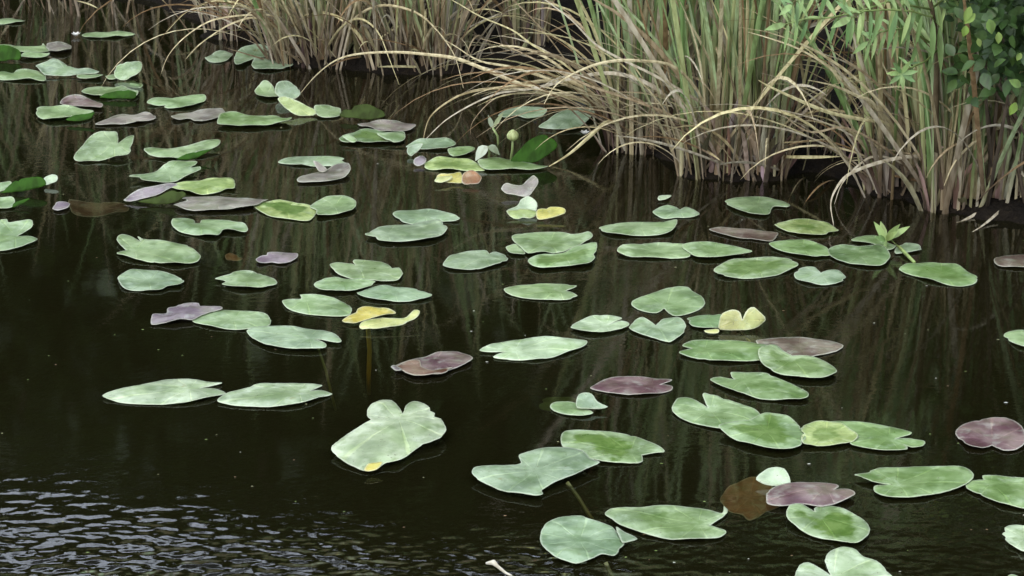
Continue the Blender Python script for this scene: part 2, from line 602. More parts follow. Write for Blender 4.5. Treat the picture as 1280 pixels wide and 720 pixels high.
# ---- far left corner
pad('A1', "-60,108 0,98 60,97 110,100 127,106 100,114 40,120 -40,122", 'g', 'thin pale pad cut by the left edge, higher in the photo than every other pad', patch=.1)
pad('A1', "408,176 470,163 560,162 640,165 677,171 630,182 540,188 450,188", 'g', 'thin pale pad lying alone below the reeds beside a tiny white bud', patch=.2)
pad('A1', "-40,228 40,222 90,232 200,230 215,218 235,240 250,255 180,262 90,258 -30,245", 'g', 'pale flat pad behind the upturned bright green leaf at the left edge', patch=.1)
pad('A1', "240,230 290,221 352,226 352,252 300,264 262,262 235,250", 'm', 'small greyish pad at the right end of the leaves around the upturned green leaf', patch=0, lift=.004)
pad('A1', "100,285 130,266 190,262 248,270 225,283 150,292", 'g', 'small pale leaf tip lying in front of the upturned green leaf at the left edge', lift=.003)
pad('A1', "-60,222 0,225 50,232 100,258 108,285 95,302 -60,302", 'v', 'upturned leaf with its bright green underside showing, high at the left edge', tilt=60, name='upturned_leaf', cat='curled leaf')
pad('A1', "-40,368 20,358 65,368 85,355 160,357 205,368 228,385 222,408 150,402 70,404 0,400 -50,392", 'g', 'pale wavy-edged pad cut by the left edge below the upturned green leaf', patch=.3, curl=1.6)
pad('A1', "180,340 200,330 235,318 260,300 300,305 345,330 400,345 450,350 497,362 480,372 380,378 300,383 230,380 200,360", 's', 'dull grey-green pad with raised peaked back, left of the leaning round leaf', tilt=14, patch=.1)
pad('A1', "385,380 440,374 500,372 515,382 480,390 400,392", 'g', 'narrow pale leaf strip touching the front of the peaked grey-green pad', lift=.003)
pad('A1', "572,350 600,322 650,310 700,308 712,330 700,360 670,380 630,402 600,402 575,385", 'g', 'round pale leaf leaning up out of the water below the left reeds', tilt=38, patch=.1, name='upturned_leaf', cat='curled leaf', flaps=[('torn_lobe', "528,381 572,374 582,392 545,396", 'g', 0)])
pad('A1', "590,412 650,402 690,415 715,430 700,447 640,440 600,430", 'd', 'dim half sunken pad just under the round leaning leaf', lift=-.012)
pad('A1', "408,458 440,438 520,435 600,440 635,450 690,468 670,490 600,486 500,490 450,480", 'g', 'pale pad with one dark green lifted side, beneath the leaning round leaf', patch=.2,
    flaps=[('folded_lobe', "500,489 540,464 630,450 690,468 672,492 600,492", 'v', 50)])
pad('A1', "300,520 340,495 420,495 480,508 512,525 505,543 440,537 360,535", 'p', 'dusky pink-purple pad behind a two-tone green pad in the upper left', patch=0)
pad('A1', "180,565 205,540 270,537 370,540 440,550 468,562 440,580 370,592 240,600 195,588", 'g', 'pale pad with a dark green turned right edge, in front of the pink-purple pad', patch=.2, lift=.005,
    flaps=[('folded_lobe', "330,600 370,578 430,570 475,562 470,585 400,606", 'v', 40)])
pad('A1', "478,622 520,600 570,585 610,575 660,582 720,570 785,590 740,605 680,616 580,622", 'm', 'grey-mauve wrinkled pad right of the two-tone pad in the upper left', patch=0, curl=1.5)
pad('A1', "735,520 770,500 860,490 940,480 1010,478 1030,490 1020,510 960,535 860,545 820,535 830,527 770,530", 'g', 'pale green pad with notched left end, just behind a mauve-grey pad', patch=.2)
pad('A1', "855,592 890,570 970,560 1050,548 1110,550 1128,572 1090,590 1010,608 970,605 950,595 890,605", 'm', 'mauve-grey pad left of the long flat green pad in the upper left', patch=0)
pad('A1', "1088,610 1110,588 1180,578 1300,580 1400,588 1458,602 1440,615 1340,628 1240,633 1100,628", 'G', 'long flat green pad right of the mauve-grey pad in the upper left', patch=.2, lift=.003)
pad('A1', "368,790 385,760 420,720 450,695 520,675 585,672 590,718! 640,690 670,685 665,720 640,775 560,795 460,808 400,810 375,800", 'g', 'smooth tilted pad with V notch at its raised back, alone in the upper left', tilt=12, patch=.15)
pad('B1', "720,40 760,28 850,25 930,20 980,5 1040,-18 1100,-16 1090,8 1040,30 960,50 910,76 870,78 760,60", 'g', 'pad with its right end lifted to show green beneath, below the mauve-grey pad', tilt=6, patch=.2,
    flaps=[('folded_lobe', "885,78 930,50 1000,35 1060,26 1010,56 960,76", 'v', 45)])
# ---- left middle
pad('B1', "645,178 690,155 770,140 840,105 880,90 980,85 985,95 955,125 1000,118 1003,132 960,148 930,165 880,190 800,197 710,190 690,178", 'g', 'pale tilted pad with a split right tip, just behind the lilac-edged curled leaf', tilt=8, patch=.2)
pad('B1', "850,210 920,190 1000,185 1080,173 1150,170 1175,190 1170,230 1130,228 1080,245 990,255 920,240 880,230", 'y', 'crinkled yellow-green pad right of the lilac-edged curled leaf', patch=.5, curl=1.8)
pad('B1', "618,282 650,260 720,228 800,210 870,207 890,215 840,235 780,265 700,282 640,290", 'l', 'curled leaf with lilac top and olive underside, left of the crinkled yellow-green pad', tilt=20, patch=0, name='curled_leaf', cat='curled leaf',
    flaps=[('underside', "690,288 790,262 850,236 915,235 930,255 880,290 820,302 760,298", 'o', 50)])
pad('B1', "870,312 935,293 905,274 1000,270 1120,268 1240,278 1300,282 1340,290 1310,300 1290,315 1200,330 1050,338 930,335", 'm', 'smooth grey-green pad with a pointed notch on its left, below the crinkled pad', patch=.1)
pad('B1', "-60,195 0,192 50,190 57,205 20,232 -60,248", 'g', 'pale half of a humped leaf cut by the left edge', tilt=20, patch=.1, name='humped_leaf', cat='curled leaf',
    flaps=[('green_hump', "-50,246 0,245 30,222 50,203 80,180 140,168 200,165 228,185 228,205 180,222 80,241", 'v', 55), ('pale_tip', "220,172 260,153 287,160 285,185 250,200 225,206", 'w', 35)])
pad('B1', "-60,280 0,280 60,282 75,295 60,318 0,323 -60,325", 'g', 'small pale leaf with a green spike, under the humped leaf at the left edge', patch=.1, flaps=[('green_spike', "60,318 76,291 145,272 148,276 105,300", 'v', 30)])
pad('B1', "-60,420 -20,395 35,385 45,400 150,390 165,405 155,425 85,462! 150,460 188,475 150,495 80,520 0,535 -60,520", 'g', 'big pale pad split into two lobes, cut by the left edge', tilt=5, patch=.6, curl=1.5)
pad('B1', "345,305 420,298 520,297 610,305 645,325 620,352 520,362 420,362 360,345", 'k', 'sunken red-brown leaf with one pale tip breaking the surface at the left', lift=-.03, patch=0, name='sunken_leaf', cat='sunken leaf', group='sunken brown leaves',
    flaps=[('pale_tip', "262,322 285,300 330,297 350,302 335,322 290,332", 'l', 0, .032)])
pad('B1', "858,405 880,380 962,378 975,396! 1000,396 1010,380 1090,380 1180,398 1238,428 1225,445 1140,438 1115,440 1085,463 1000,460 900,440", 'g', 'smooth pale pad with one dark nick in its back rim, left of the two-lobed pad', patch=.1)
pad('B1', "585,485 610,463 660,470 705,492! 690,468 750,490 860,495 950,515 1003,560 985,592 900,602 780,595 680,580 610,560 583,545 630,532! 600,510", 'g', 'broad pale pad with a dark crease, directly behind the plain oval pad at left', patch=.15, curl=1.3)
pad('B1', "590,680 610,655 660,637 760,640 860,660 920,690 900,712 840,718 800,735 700,735 620,725", 's', 'plain oval bluish-green pad in front of the creased broad pad at left', patch=.15)
pad('B1', "1125,560 1150,545 1185,555 1212,572 1195,588 1140,585", 'B', 'small sunken brown leaf scrap behind the crinkled little pad', lift=-.02, patch=0, name='sunken_leaf', cat='sunken leaf', group='sunken brown leaves')
pad('B1', "1075,680 1150,665 1180,648 1290,652 1370,680 1385,700 1340,712 1300,722 1180,720 1110,705 1130,692", 'g', 'little pale pad with ragged edge, right of the plain oval bluish-green pad', patch=.4, curl=1.6)
# ---- below the left reeds
pad('A1', "1025,292 1070,270 1130,263 1165,275 1140,300 1100,313 1050,310", 's', 'small grey-green pad at the left of three beneath the left reed clump', patch=.1)
pad('A2', "-110,300 -90,270 0,253 60,256 84,275 50,293 -20,300 -70,325 -100,325", 's', 'small pad with dark gap at its left, rear one of three beneath left reeds', patch=.3, lift=.004)
pad('A2', "-22,330 0,310 60,308 160,315 185,330 140,343 60,350 0,345", 's', 'small flat pad, the front one of three beneath the left reeds', patch=.1)
pad('A2', "95,460 105,425 140,408 180,415 215,445 222,475 200,495 150,498 110,480", 's', 'upright round pale leaf standing behind a yellow-green curled leaf', tilt=45, patch=.05, name='upturned_leaf', cat='curled leaf')
pad('A2', "-5,462 40,445 85,450 120,485 60,495 10,482", 'g', 'flat pale pad at the left foot of the upright round leaf', patch=.1)
pad('A2', "110,500 150,490 200,515 240,530 290,550 300,575 200,577 150,545", 'y', 'yellow-green curled leaf in front of the upright round leaf', tilt=25, patch=.8, name='curled_leaf', cat='curled leaf')
pad('A2', "295,552 350,545 420,550 415,580 340,588 300,577", 'g', 'short pale pad between the yellow-green curled leaf and a dark upturned one', patch=.1, lift=.003)
pad('A2', "420,582 440,548 480,550 490,530 560,527 640,560 640,585 560,600", 'o', 'dark olive upturned leaf right of the short pale pad', tilt=50, name='upturned_leaf', cat='curled leaf')
pad('A2', "508,622 580,613 680,612 760,622 800,630 760,655 660,658 580,648", 'm', 'thin greyish pad below the dark olive upturned leaf', patch=.1)
pad('A2', "420,690 500,660 560,650 640,665 690,660 742,672 740,700 690,710 600,714 520,715 430,711", 'd', 'dark green leaf with pale ends, in front of the thin greyish pad', patch=.8, lift=.004,
    flaps=[('pale_lobe', "605,668 680,660 742,672 740,700 690,711 640,692", 'g', 10, .004), ('pale_tip', "430,682 470,675 505,700 480,712", 'g', 10, .004)])
pad('B2', "110,92 180,72 300,66 400,66 440,75 430,85 458,100 440,108 360,110 280,112 180,105", 's', 'thin pale pad partly behind a mauve leaf with a stub on top', patch=.1)
pad('B2', "205,180 230,160 310,140 360,128 400,112 460,118 472,140 440,170 330,187 220,190", 'm', 'mauve pad with a dark twisted stub rising from its back', patch=0, lift=.004,
    flaps=[('twisted_stub', "285,84 325,98 355,128 345,140 315,138", 'm', 50)])
pad('B2', "-15,305 20,285 60,290 130,280 230,300 310,320 300,350 265,385 180,380 80,365 20,340", 'y', 'left half of the olive-stained two-lobed pad in the left middle', patch=1.0)
pad('B2', "270,312 350,270 430,263 490,280 502,305 480,330 400,350 310,357 300,330", 'g', 'clean pale right half of the olive-stained two-lobed pad', patch=.3, lift=.005)
pad('B2', "0,580 40,560 100,543 200,548 205,570 150,595 110,597 80,590 20,598", 'l', 'small whitish-mauve ragged leaf floating alone in the left middle', patch=0, curl=1.5)
pad('B2', "685,350 720,335 830,332 950,345 1020,380 1000,388 930,388 920,380 860,402 800,405 740,392 700,370", 's', 'smooth blue-green pad, the rear one of an overlapping pair in the centre left', patch=.1)
pad('B2', "545,455 600,425 680,408 780,402 870,388 920,383 940,405 957,425 930,455 860,475 720,487 620,482 600,466!", 's', 'smooth blue-green pad with left notch, the front one of an overlapping pair', patch=.1, lift=.006)
pad('B2', "368,610 400,595 470,598 500,612! 490,583 600,585 660,605 680,622! 715,620 735,650 710,680 640,685 550,680 480,675 400,645", 'g', 'broad pale pad with nicks in its back rim, above the yellow leaf', patch=.15, curl=1.3)
pad('B2', "290,715 330,690 400,672 450,678 520,680 600,690 580,712 500,730 400,735 320,730", 'g', 'pale pad touching the front left of the nicked broad pad', patch=.4, lift=.005)
pad('C2', "505,25 560,5 620,-8 700,-5 800,5 878,35 850,55 740,68 620,62 540,48", 's', 'plain bluish-green pad just behind the yellow curled leaf', patch=.1)
pad('B2', "935,600 970,560 1060,540 1145,535 1165,553! 1200,545 1258,565 1250,590 1200,605 1100,628 980,625 940,612", 's', 'grey-green pad with a small back notch, alone left of the two crinkled pads', patch=.1)
# ---- centre left
pad('C2', "130,70 165,62 225,65 220,50! 300,45 400,58 460,85 480,115 460,140 370,142 250,130 160,105", 'g', 'smooth pale pad touching the left end of the yellow curled leaf', patch=.1)
pad('C2', "430,165 500,130 510,110 560,92 640,110 700,140 600,150 500,182", 'Y', 'yellow and brown dying leaf on a yellow stalk, between pale pads', tilt=12, patch=.55, name='dying_leaf', cat='dying leaf', curl=2,
    flaps=[('cream_lobe', "515,192 540,165 620,150 740,150 790,110 820,115 800,150 720,187 600,205 530,206", 'c', 18, .004)], stem=((460, 409), (.0, -.02, -.20), .007, (.60, .55, .08)))
pad('C1', "960,170 1000,145 1060,115 1180,113 1280,125 1330,140 1355,170 1330,195 1200,210 1080,200", 'g', 'pale pad between the torn purple leaf and a larger pad it overlaps', patch=.1)
pad('C2', "-45,215 0,200 100,193 220,200 340,215 400,235 428,265 410,272 330,262 300,261! 350,285 345,300 280,305 160,302 60,285 0,260 -30,240", 's', 'large smooth pad with an open right notch, in front of a smaller pale one', patch=.1, lift=.005,
    stem=((398, 437), (.05, -.06, -.16), .004, (.10, .14, .03)))
pad('C1', "755,180 765,132 830,130 840,105 900,85 940,78 995,80 1000,90 1100,92 1112,105 1050,125 990,150 960,165 900,165 880,172 800,182", 'l', 'torn purple leaf with jagged lobes, left of two pale pads', tilt=3, patch=0, curl=1.6, wavy=1)
pad('C1', "512,547 600,510 720,480 830,463 960,462 1110,480 1000,501! 1060,505 1130,525 1080,545 1000,565 900,580 780,583 620,575", 'w', 'long silvery pad pointed at the left, the left one of two end to end', patch=.05)
pad('C1', "1085,565 1150,525 1230,500 1310,480 1420,476 1560,478 1612,490 1550,516! 1600,515 1662,530 1600,552 1500,582 1380,595 1220,592 1120,580", 'w', 'long silvery pad with a green streak, the right one of two end to end', patch=.5)
pad('C2', "690,395 760,362 850,350 910,325 1000,320 1085,345 1060,375 990,402 920,425 800,437 735,415", 'p', 'purple and red-brown pad with one side under water, alone near the centre', patch=0, lift=.002,
    flaps=[('wet_side', "695,397 755,366 815,362 830,395 880,412 985,398 930,428 800,438 735,416", 'k', 0, .004), ('pale_tip', "674,394 690,385 730,405 700,413", 'l', 8, .004)])
pad('D2', "440,25 485,0 560,-40 575,-55 555,-80 560,-110 590,-145 650,-160 700,-140 735,-90! 750,-130 790,-153 840,-140 870,-115 870,-95 895,-85 890,-65 925,-60 945,-30 950,-5 940,15 920,40 800,90 720,150 640,165 600,190 540,195 440,150 400,120 375,90 400,55", 'w', 'large pale pad with two upright front-facing heart lobes and a yellow spot', tilt=4, patch=.3, curl=1.3, wavy=1.6,
    flaps=[('yellowed_spot', "540,190 560,160 600,155 632,160 605,186 560,196", 'Y', 4, .012)])
# ---- centre, flowering cluster
pad('A3', "133,635 180,600 240,560 300,540 380,545 410,540 415,560 380,600 330,640 270,653 200,645", 's', 'large dull blue-green leaf raised on its side below the arching dead reeds', tilt=14, patch=.05)
pad('A3', "-70,580 0,545 60,535 140,537 175,555 150,580 80,592 20,577 -30,590", 's', 'small blue-green pad left of the large raised leaf under the dead reeds', patch=.1)
pad('B3', "-12,92 30,40 90,-20 150,-45 200,-30 228,10 200,40 120,92 60,98", 'v', 'bright green leaf standing upright beside the yellow-green buds', tilt=55, name='upturned_leaf', cat='curled leaf')
pad('A2', "750,738 800,710 870,697 960,700 1000,718 960,742 860,748", 's', 'round bluish pad at the left end of the cluster with buds', patch=.1, tilt=8)
pad('B2', "960,30 1000,20 1080,15 1095,25 1050,50 980,60", 'G', 'small green pad with a dark right side, between the bluish pad and the buds', patch=.7, lift=.004)
pad('B2', "840,100 900,75 980,70 1060,80 1150,122 1140,134 1000,132 860,128", 'y', 'pale yellow-green pad right behind the yellow dying leaf of the bud cluster', patch=.6, curl=1.5)
pad('B2', "1110,92 1200,75 1280,80 1330,90 1400,105 1460,112 1380,127 1280,125 1150,126", 'G', 'long green pad at the foot of the bright upright leaf', patch=.3, lift=.004)
pad('B2', "755,42 760,20 800,2 835,8 805,40 775,60", 's', 'small cupped leaf at the far left of the cluster with buds', tilt=30, patch=0, name='curled_leaf', cat='curled leaf')
pad('B2', "788,98 795,75 830,58 852,75 840,100 808,112", 'l', 'small lilac leaf turned up left of the yellow dying leaf', tilt=30, patch=0, name='curled_leaf', cat='curled leaf')
pad('B2', "893,186 920,163 990,150 1020,140 1030,160 1040,195 980,197 930,200", 'Y', 'yellow dying leaf with a brown crumpled end, in front of the bud cluster', tilt=20, patch=.55, name='dying_leaf', cat='dying leaf', curl=2,
    flaps=[('pale_edge', "893,186 915,165 980,158 975,175 930,192", 'c', 22, .006), ('brown_end', "1030,195 1035,150 1080,130 1128,166 1112,197 1060,205", 'B', 25, .002)])
pad('B3', "-55,222 -30,197 20,205 50,205 80,178 110,160 132,190 110,230 75,267 0,252 -30,247", 'm', 'grey-white leaf curled up behind the green-and-yellow leaf, below the bud cluster', tilt=32, patch=0, name='curled_leaf', cat='curled leaf')
pad('B3', "-25,332 25,310 45,285 80,273 120,290 132,330 90,347 0,352", 'w', 'pale leaf with green and yellow curled ends, below the grey-white curled leaf', tilt=28, patch=.1, name='curled_leaf', cat='curled leaf',
    flaps=[('green_side', "-28,335 30,322 100,330 130,350 90,372 10,372", 'y', 25), ('yellow_end', "125,332 180,315 255,318 264,345 190,370 128,376", 'Y', 25, .003)])
# ---- centre
pad('B3', "0,465 60,450 150,445 250,447 300,465 380,452 405,465 350,500 300,520 250,540 100,555 50,530 20,500", 'g', 'crinkled pale pad, rear one of two crumpled central pads', patch=.3, curl=1.8, wavy=1.5)
pad('B3', "80,580 130,555 250,545 330,510 400,495 425,500 415,570 380,600 260,610 150,618 100,607", 'g', 'crinkled pale pad with green hollow, front one of two crumpled central pads', patch=.8, curl=1.8, lift=.007)
pad('B3', "-30,522 30,510 70,552 0,552", 'g', 'small pale tip at the left of the two crumpled pads', patch=0)
pad('B3', "435,420 500,400 620,390 760,395 820,388 825,405 790,445 680,458 560,456 470,445", 'g', 'plain long pale pad right of and behind the two crumpled pads', patch=.15)
pad('B3', "703,345 740,315 790,305 840,331! 870,318 910,330 938,355 900,367 830,370 760,373", 's', 'small bluish pad with a back notch, beneath the tiny white leaf scrap', patch=.1)
pad('B3', "730,268 750,260 792,258 796,265 765,280 733,283", 'w', 'tiny white leaf scrap floating below the middle reed clump', patch=0, tilt=10, name='leaf_scrap', cat='leaf scrap', group=None)
pad('B3', "1063,290 1120,273 1250,272 1340,282 1390,305 1375,315 1310,312 1280,355 1200,352 1110,325", 'g', 'pale pad closest to the foot of the middle reed clump', patch=.2)
pad('B3', "985,430 1060,420 1180,425 1260,435 1330,445 1300,485 1220,480 1120,470 1040,450", 'b', 'long dull brown pad between the two paler pads under the middle reeds', patch=0)
pad('B3', "525,545 560,515 650,500 780,500 850,505 880,520 900,560 820,572 680,570 580,565", 'g', 'left one of two pale pads joined end to end right of the crumpled pads', patch=.2)
pad('B3', "850,512 900,495 1000,495 1100,510 1200,540 1150,555 1020,567 930,565 890,545", 'g', 'right one of two pale pads joined end to end right of the crumpled pads', patch=.5, lift=.004)
pad('B3', "1008,640 1050,600 1130,578 1250,572 1350,570 1428,600 1420,620 1330,655 1200,672 1060,668", 'g', 'large pale pad with a streaky green middle, right of centre below the joined pair', patch=.8, curl=1.3)
pad('B4', "32,405 100,390 200,385 290,397 345,425 350,440 300,445 290,455 180,455 90,435", 'y', 'pale-rimmed pad with a dark green heart, nearest the gap in the right reeds', patch=1.0)
pad('B4', "5,500 50,488 110,478 200,485 280,510 318,545 300,560 230,565 100,545 30,520", 'G', 'green pad with one dark spot, left of the dull grey-green pad', patch=.3)
pad('B4', "300,530 330,512 400,510 450,520 560,510 612,560 580,605 500,610 400,595 320,565", 'd', 'dull grey-green flat pad in front of the little green sprout', patch=.3, lift=.003)
pad('B4', "415,480 460,462 540,462 580,490 640,510 600,530 520,503 440,490", 'G', 'small green pad lying directly behind the little sprout', patch=.5)
pad('B4', "640,520 690,497 750,505 770,525 740,537 640,547", 's', 'small bluish pad lying right of the little sprout', patch=.1)
pad('B4', "655,625 700,600 760,598 840,600 930,605 1000,640 1050,670 1030,700 960,712 870,700 760,670 680,645", 'G', 'broad green pad at the lower end of the sprout stem, below the right reeds', patch=.5, curl=1.2)
pad('B4', "130,655 160,630 230,618 265,652! 300,632 350,635 388,665 370,690 280,705 200,695 140,675", 's', 'small heart-shaped bluish pad in front of the spotted green pad', patch=.1)
pad('B4', "1130,575 1200,560 1300,555 1330,585 1320,615 1160,610", 'b', 'brown-purple pad cut by the right edge below the reeds', patch=0)
# ---- right middle
pad('C2', "1118,318 1180,285 1280,262 1440,250 1560,252 1640,265 1656,282 1600,312 1480,350 1380,362 1240,358 1185,346 1250,322! 1180,325", 'w', 'large silvery pad with a split left side, alone in the centre', patch=.1)
pad('C3', "-40,10 20,-12 120,-18 250,-15 325,0 270,16! 328,42 280,58 180,60 60,50 -20,30", 'g', 'pale pad with a narrow right notch, straight behind the large silvery pad', patch=.4)
pad('C3', "290,198 330,170 400,148 500,143 550,158 480,183! 545,170 580,178 585,190 540,210 440,227 350,220", 'w', 'whitish bleached pad left of a green pad folded along its middle', patch=0)
pad('C3', "597,85 630,55 720,20 800,5 880,5 895,15 940,40 965,75 940,105 880,130 820,140 790,130 760,104! 720,125 650,115", 'g', 'pale pad with serrated back rim and front notch, behind the folded green pad', patch=.3, curl=1.2)
pad('C3', "585,200 610,170 650,155 720,187! 760,160 840,170 870,205 850,235 790,270 700,248 620,225", 's', 'green pad folded along its middle, right of the whitish bleached pad', patch=.2)
pad('C3', "875,160 930,138 1040,132 1060,150 1050,200 980,205 900,190", 'd', 'dim green pad tucked behind the curled cream leaf', patch=.2)
pad('C3', "1035,165 1050,130 1100,112 1140,130 1150,165 1180,110 1210,100 1250,130 1268,160 1220,200 1160,215 1040,210", 'c', 'curled cream-yellow leaf standing up on a stalk, right of centre', tilt=50, patch=0, name='dying_leaf', cat='dying leaf', curl=2.2, wavy=2.5,
    flaps=[('pale_tip', "960,212 1000,206 1032,205 1030,226 980,226", 'c', 10)], stem=((922, 413), (.07, -.08, -.06), .005, (.26, .24, .05)))
pad('C3', "835,328 900,306! 850,290 900,270 1000,262 1150,268 1280,285 1340,310 1320,330 1250,360 1100,368 960,360", 'G', 'long green pad with a left notch, in front of the curled cream leaf', patch=.3)
pad('C4', "-60,270 40,258 160,255 300,268 378,292 330,320 200,348 110,352 0,320", 'b', 'smooth brown-mauve pad right of the curled cream leaf', patch=0)
pad('C4', "-50,335 -20,300 40,290 90,325 120,345! 230,345 300,375 345,420 290,450 180,450 40,425 -30,385", 'g', 'green pad overlapping the front of the brown-mauve pad', patch=.7, lift=.006)
pad('C3', "990,460 1040,450 1110,456! 1095,422 1200,425 1300,440 1400,480 1470,520 1480,550 1440,562 1250,555 1100,515 1020,480", 'G', 'dull green pad with a back notch, in front of the pad beside the brown-mauve one', patch=.3)
pad('C3', "390,500 450,470 540,450 680,450 800,468 740,486! 800,495 795,512 720,530 580,537 460,520", 'p', 'mauve pad with a right notch, behind the small split pad near the centre', patch=0)
pad('C3', "190,590 220,570 280,568 330,580 350,590 400,598 370,602! 405,625 360,640 280,635 210,615", 'g', 'small pale pad with one raised folded lobe and a sunken brownish side', patch=.2,
    flaps=[('raised_lobe', "325,600 320,565 335,532 365,522 400,530 430,570 480,595 440,605 370,603", 's', 35, .003), ('sunken_side', "135,585 170,552 300,550 325,575 220,590 195,615 145,605", 'o', 0, -.012)])
pad('C3', "800,595 830,562 880,558 920,570 980,602! 955,545 1060,555 1180,595 1240,640 1250,680 1180,690 1050,705 920,680 840,650 805,620", 'g', 'large green pad with a deep back notch, leftmost of the overlapping row at right', patch=.4)
pad('px', "898,537 915,530 935,527 958,517 985,522 1002,535 1007,548 998,558 975,562 940,556 915,548", 'g', 'yellow-green stained pad, second from the left in the overlapping row at right', patch=.9, lift=.006)
pad('px', "1003,533 1020,528 1050,530 1058,536 1072,547 1066,553 1040,558 1005,557 1002,545", 'y', 'small variegated pale-yellow pad between the overlapping row and the green forked pad', patch=.7, lift=.003, curl=1.8)
pad('px', "1022,534 1045,527 1075,527 1110,533 1140,541 1120,549! 1154,551 1154,558 1140,561 1130,558! 1134,563 1105,564 1075,560 1060,555 1072,547 1050,538", 'G', 'green pad with a forked right end, rightmost of the overlapping row', patch=.5)
pad('px', "1194,542 1205,530 1230,525 1255,527 1275,537 1284,552 1270,562 1255,563 1240,557! 1228,561 1208,557", 'p', 'wine-purple heart-shaped pad at the right edge', patch=0)
pad('C4', "1178,240 1200,222 1280,215 1340,240 1350,290 1280,300 1220,275", 'g', 'pale pad cut by the right edge, above the wine-purple pad', patch=.4)
# ---- near right
pad('D3', "245,25 270,0 350,-8 500,0 600,20 700,60 765,100 720,108 650,116! 655,145 630,155 500,155 390,140 370,115 340,95 255,75", 'g', 'pale-rimmed pad with a vivid green middle, just behind a folded pale pad', patch=1.0)
pad('D3', "-200,210 -180,185 -100,172 40,165 35,125 120,90 190,80 300,85 360,105 390,135 440,150 380,180 320,212 230,245 150,290 155,315 120,325 50,312 -50,295 -150,250", 's', 'large pale smooth pad raised towards the vivid-centred pad, with torn left side', tilt=3, patch=.05, lift=.005,
    stem=((709, 605), (.07, -.09, -.07), .005, (.10, .11, .03)))
pad('D3', "142,550 150,490 190,445 260,422 340,425 380,440 450,455 500,475 540,520 560,555 545,590 510,627 450,610 400,635 320,660 230,640 180,600", 's', 'large rounded pale pad with a folded right lobe, nearest the bottom edge at centre', patch=.1, lift=.004, wavy=1.5,
    flaps=[('folded_lobe', "520,478 560,500 590,512 628,535 590,548 552,554", 's', 4)], stem=((757, 705), (.03, -.05, -.07), .005, (.10, .11, .03)))
pad('D3', "465,425 490,400 600,385 740,375 880,378 980,395 1050,410 1060,377! 1078,390 1070,415 990,466! 1060,490 1072,505 1030,530 900,540 780,535 650,505 540,470 500,445", 'g', 'long pale-rimmed pad with a hooked right tip, right of the folded near pad', patch=.6)
pad('D3', "1040,340 1075,290 1120,262 1195,238 1290,262 1310,310 1340,375 1270,405 1190,442 1150,415 1085,400", 'n', 'sunken orange-brown leaf beside the purple pad at the lower right', lift=-.055, patch=0, name='sunken_leaf', cat='sunken leaf', group='sunken brown leaves')
pad('D4', "-60,237 -30,200 0,182 40,175 80,185 105,225 112,265 60,270 0,266", 'w', 'whitish-lilac lobe standing up behind the purple pad at the lower right', tilt=40, patch=0, name='upturned_leaf', cat='curled leaf')
pad('D4', "-10,340 0,300 60,270 120,258 250,252 340,262 355,275 330,291! 400,290 437,315 380,345 270,375 180,365 60,370 0,360", 'p', 'wide wet purple pad in front of the whitish upright lobe at the lower right', patch=0, wavy=1.6, lift=.004)
pad('D4', "430,222 480,215 560,185 680,175 780,172 870,178 980,185 1028,220 1010,255 960,280 880,300 760,325 600,328 540,305 530,275 600,266! 520,255", 'G', 'large green pad pointed at its left, right of the wide purple pad', patch=.4, lift=.004)
pad('D4', "980,275 1010,250 1080,246! 1070,228 1160,225 1280,240 1340,260 1360,330 1300,385 1160,360 1040,310", 'G', 'green pad with a pale midrib, cut by the right edge beside the large pointed pad', patch=.3)
pad('D4', "90,420 110,385 170,375 235,402! 230,380 300,372 370,385 410,405 480,440 508,480 500,520 450,562 350,550 220,520 140,480 100,450", 'g', 'pale pad with a ragged bright green heart, in front of the wide purple pad', patch=1.0)
pad('D4', "135,720 160,670 200,660 260,690 312,722! 285,650 310,610 380,595 440,610 480,640 540,655 580,690 620,725 640,790 500,850 350,870 200,850 130,790", 'w', 'pale two-lobed pad cut by the bottom edge at the right', patch=.3, wavy=1.4)
pad('D4', "1170,510 1190,475 1240,465 1330,480 1380,540 1360,600 1270,600 1200,555", 'w', 'pale pad cut by the right edge near the bottom corner', patch=.5)
pad('D4', "1195,725 1215,712 1250,720 1270,760 1200,770", 'w', 'sliver of a pale pad at the bottom edge near the right corner', patch=.1)

# ------------------------------------------------------------------ reeds
GREENS = [(.235, .34, .13), (.30, .41, .18), (.37, .47, .24), (.15, .25, .08), (.39, .43, .19)]
TANS = [(.52, .45, .27), (.43, .36, .20), (.32, .25, .15), (.46, .41, .30), (.56, .50, .27), (.26, .17, .085)]
SHEATH = [(.34, .275, .20), (.24, .185, .125), (.12, .085, .055), (.44, .38, .29), (.16, .12, .075)]
rng = random.Random(5)


def blade_path(base, az, th0, bend, L, n=11, p=1.6):
    pts = [Vector(base)]
    for i in range(1, n + 1):
        s = (i - .5) / n
        th = th0 + bend * s ** p
        pts.append(pts[-1] + Vector((math.sin(th) * math.cos(az), math.sin(th) * math.sin(az), math.cos(th))) * (L / n))
    return pts


def add_blade(mb, base, az, th0, bend, L, W, c0, c1, n=11, split=.35, kink=None):
    pts = blade_path(base, az, th0, bend, L, n)
    tw = rng.uniform(-1.3, 1.3)
    side, wd, cs = [], [], []
    perp = Vector((-math.sin(az), math.cos(az), 0))
    for i, q in enumerate(pts):
        s = i / n
        a = tw + s * rng.uniform(.2, .5)
        t = (pts[min(i + 1, n)] - pts[max(i - 1, 0)]).normalized()
        side.append(perp * math.cos(a) + t.cross(perp) * math.sin(a))
        wd.append(W * (.85 + .3 * s if s < .5 else max(.06, 1.0 * (1 - ((s - .5) / .5) ** 2.2))))
        cs.append(mix3(c0, c1, (s - split * .3) / max(split, .01)))
    mb.ribbon(pts, side, wd, cs)


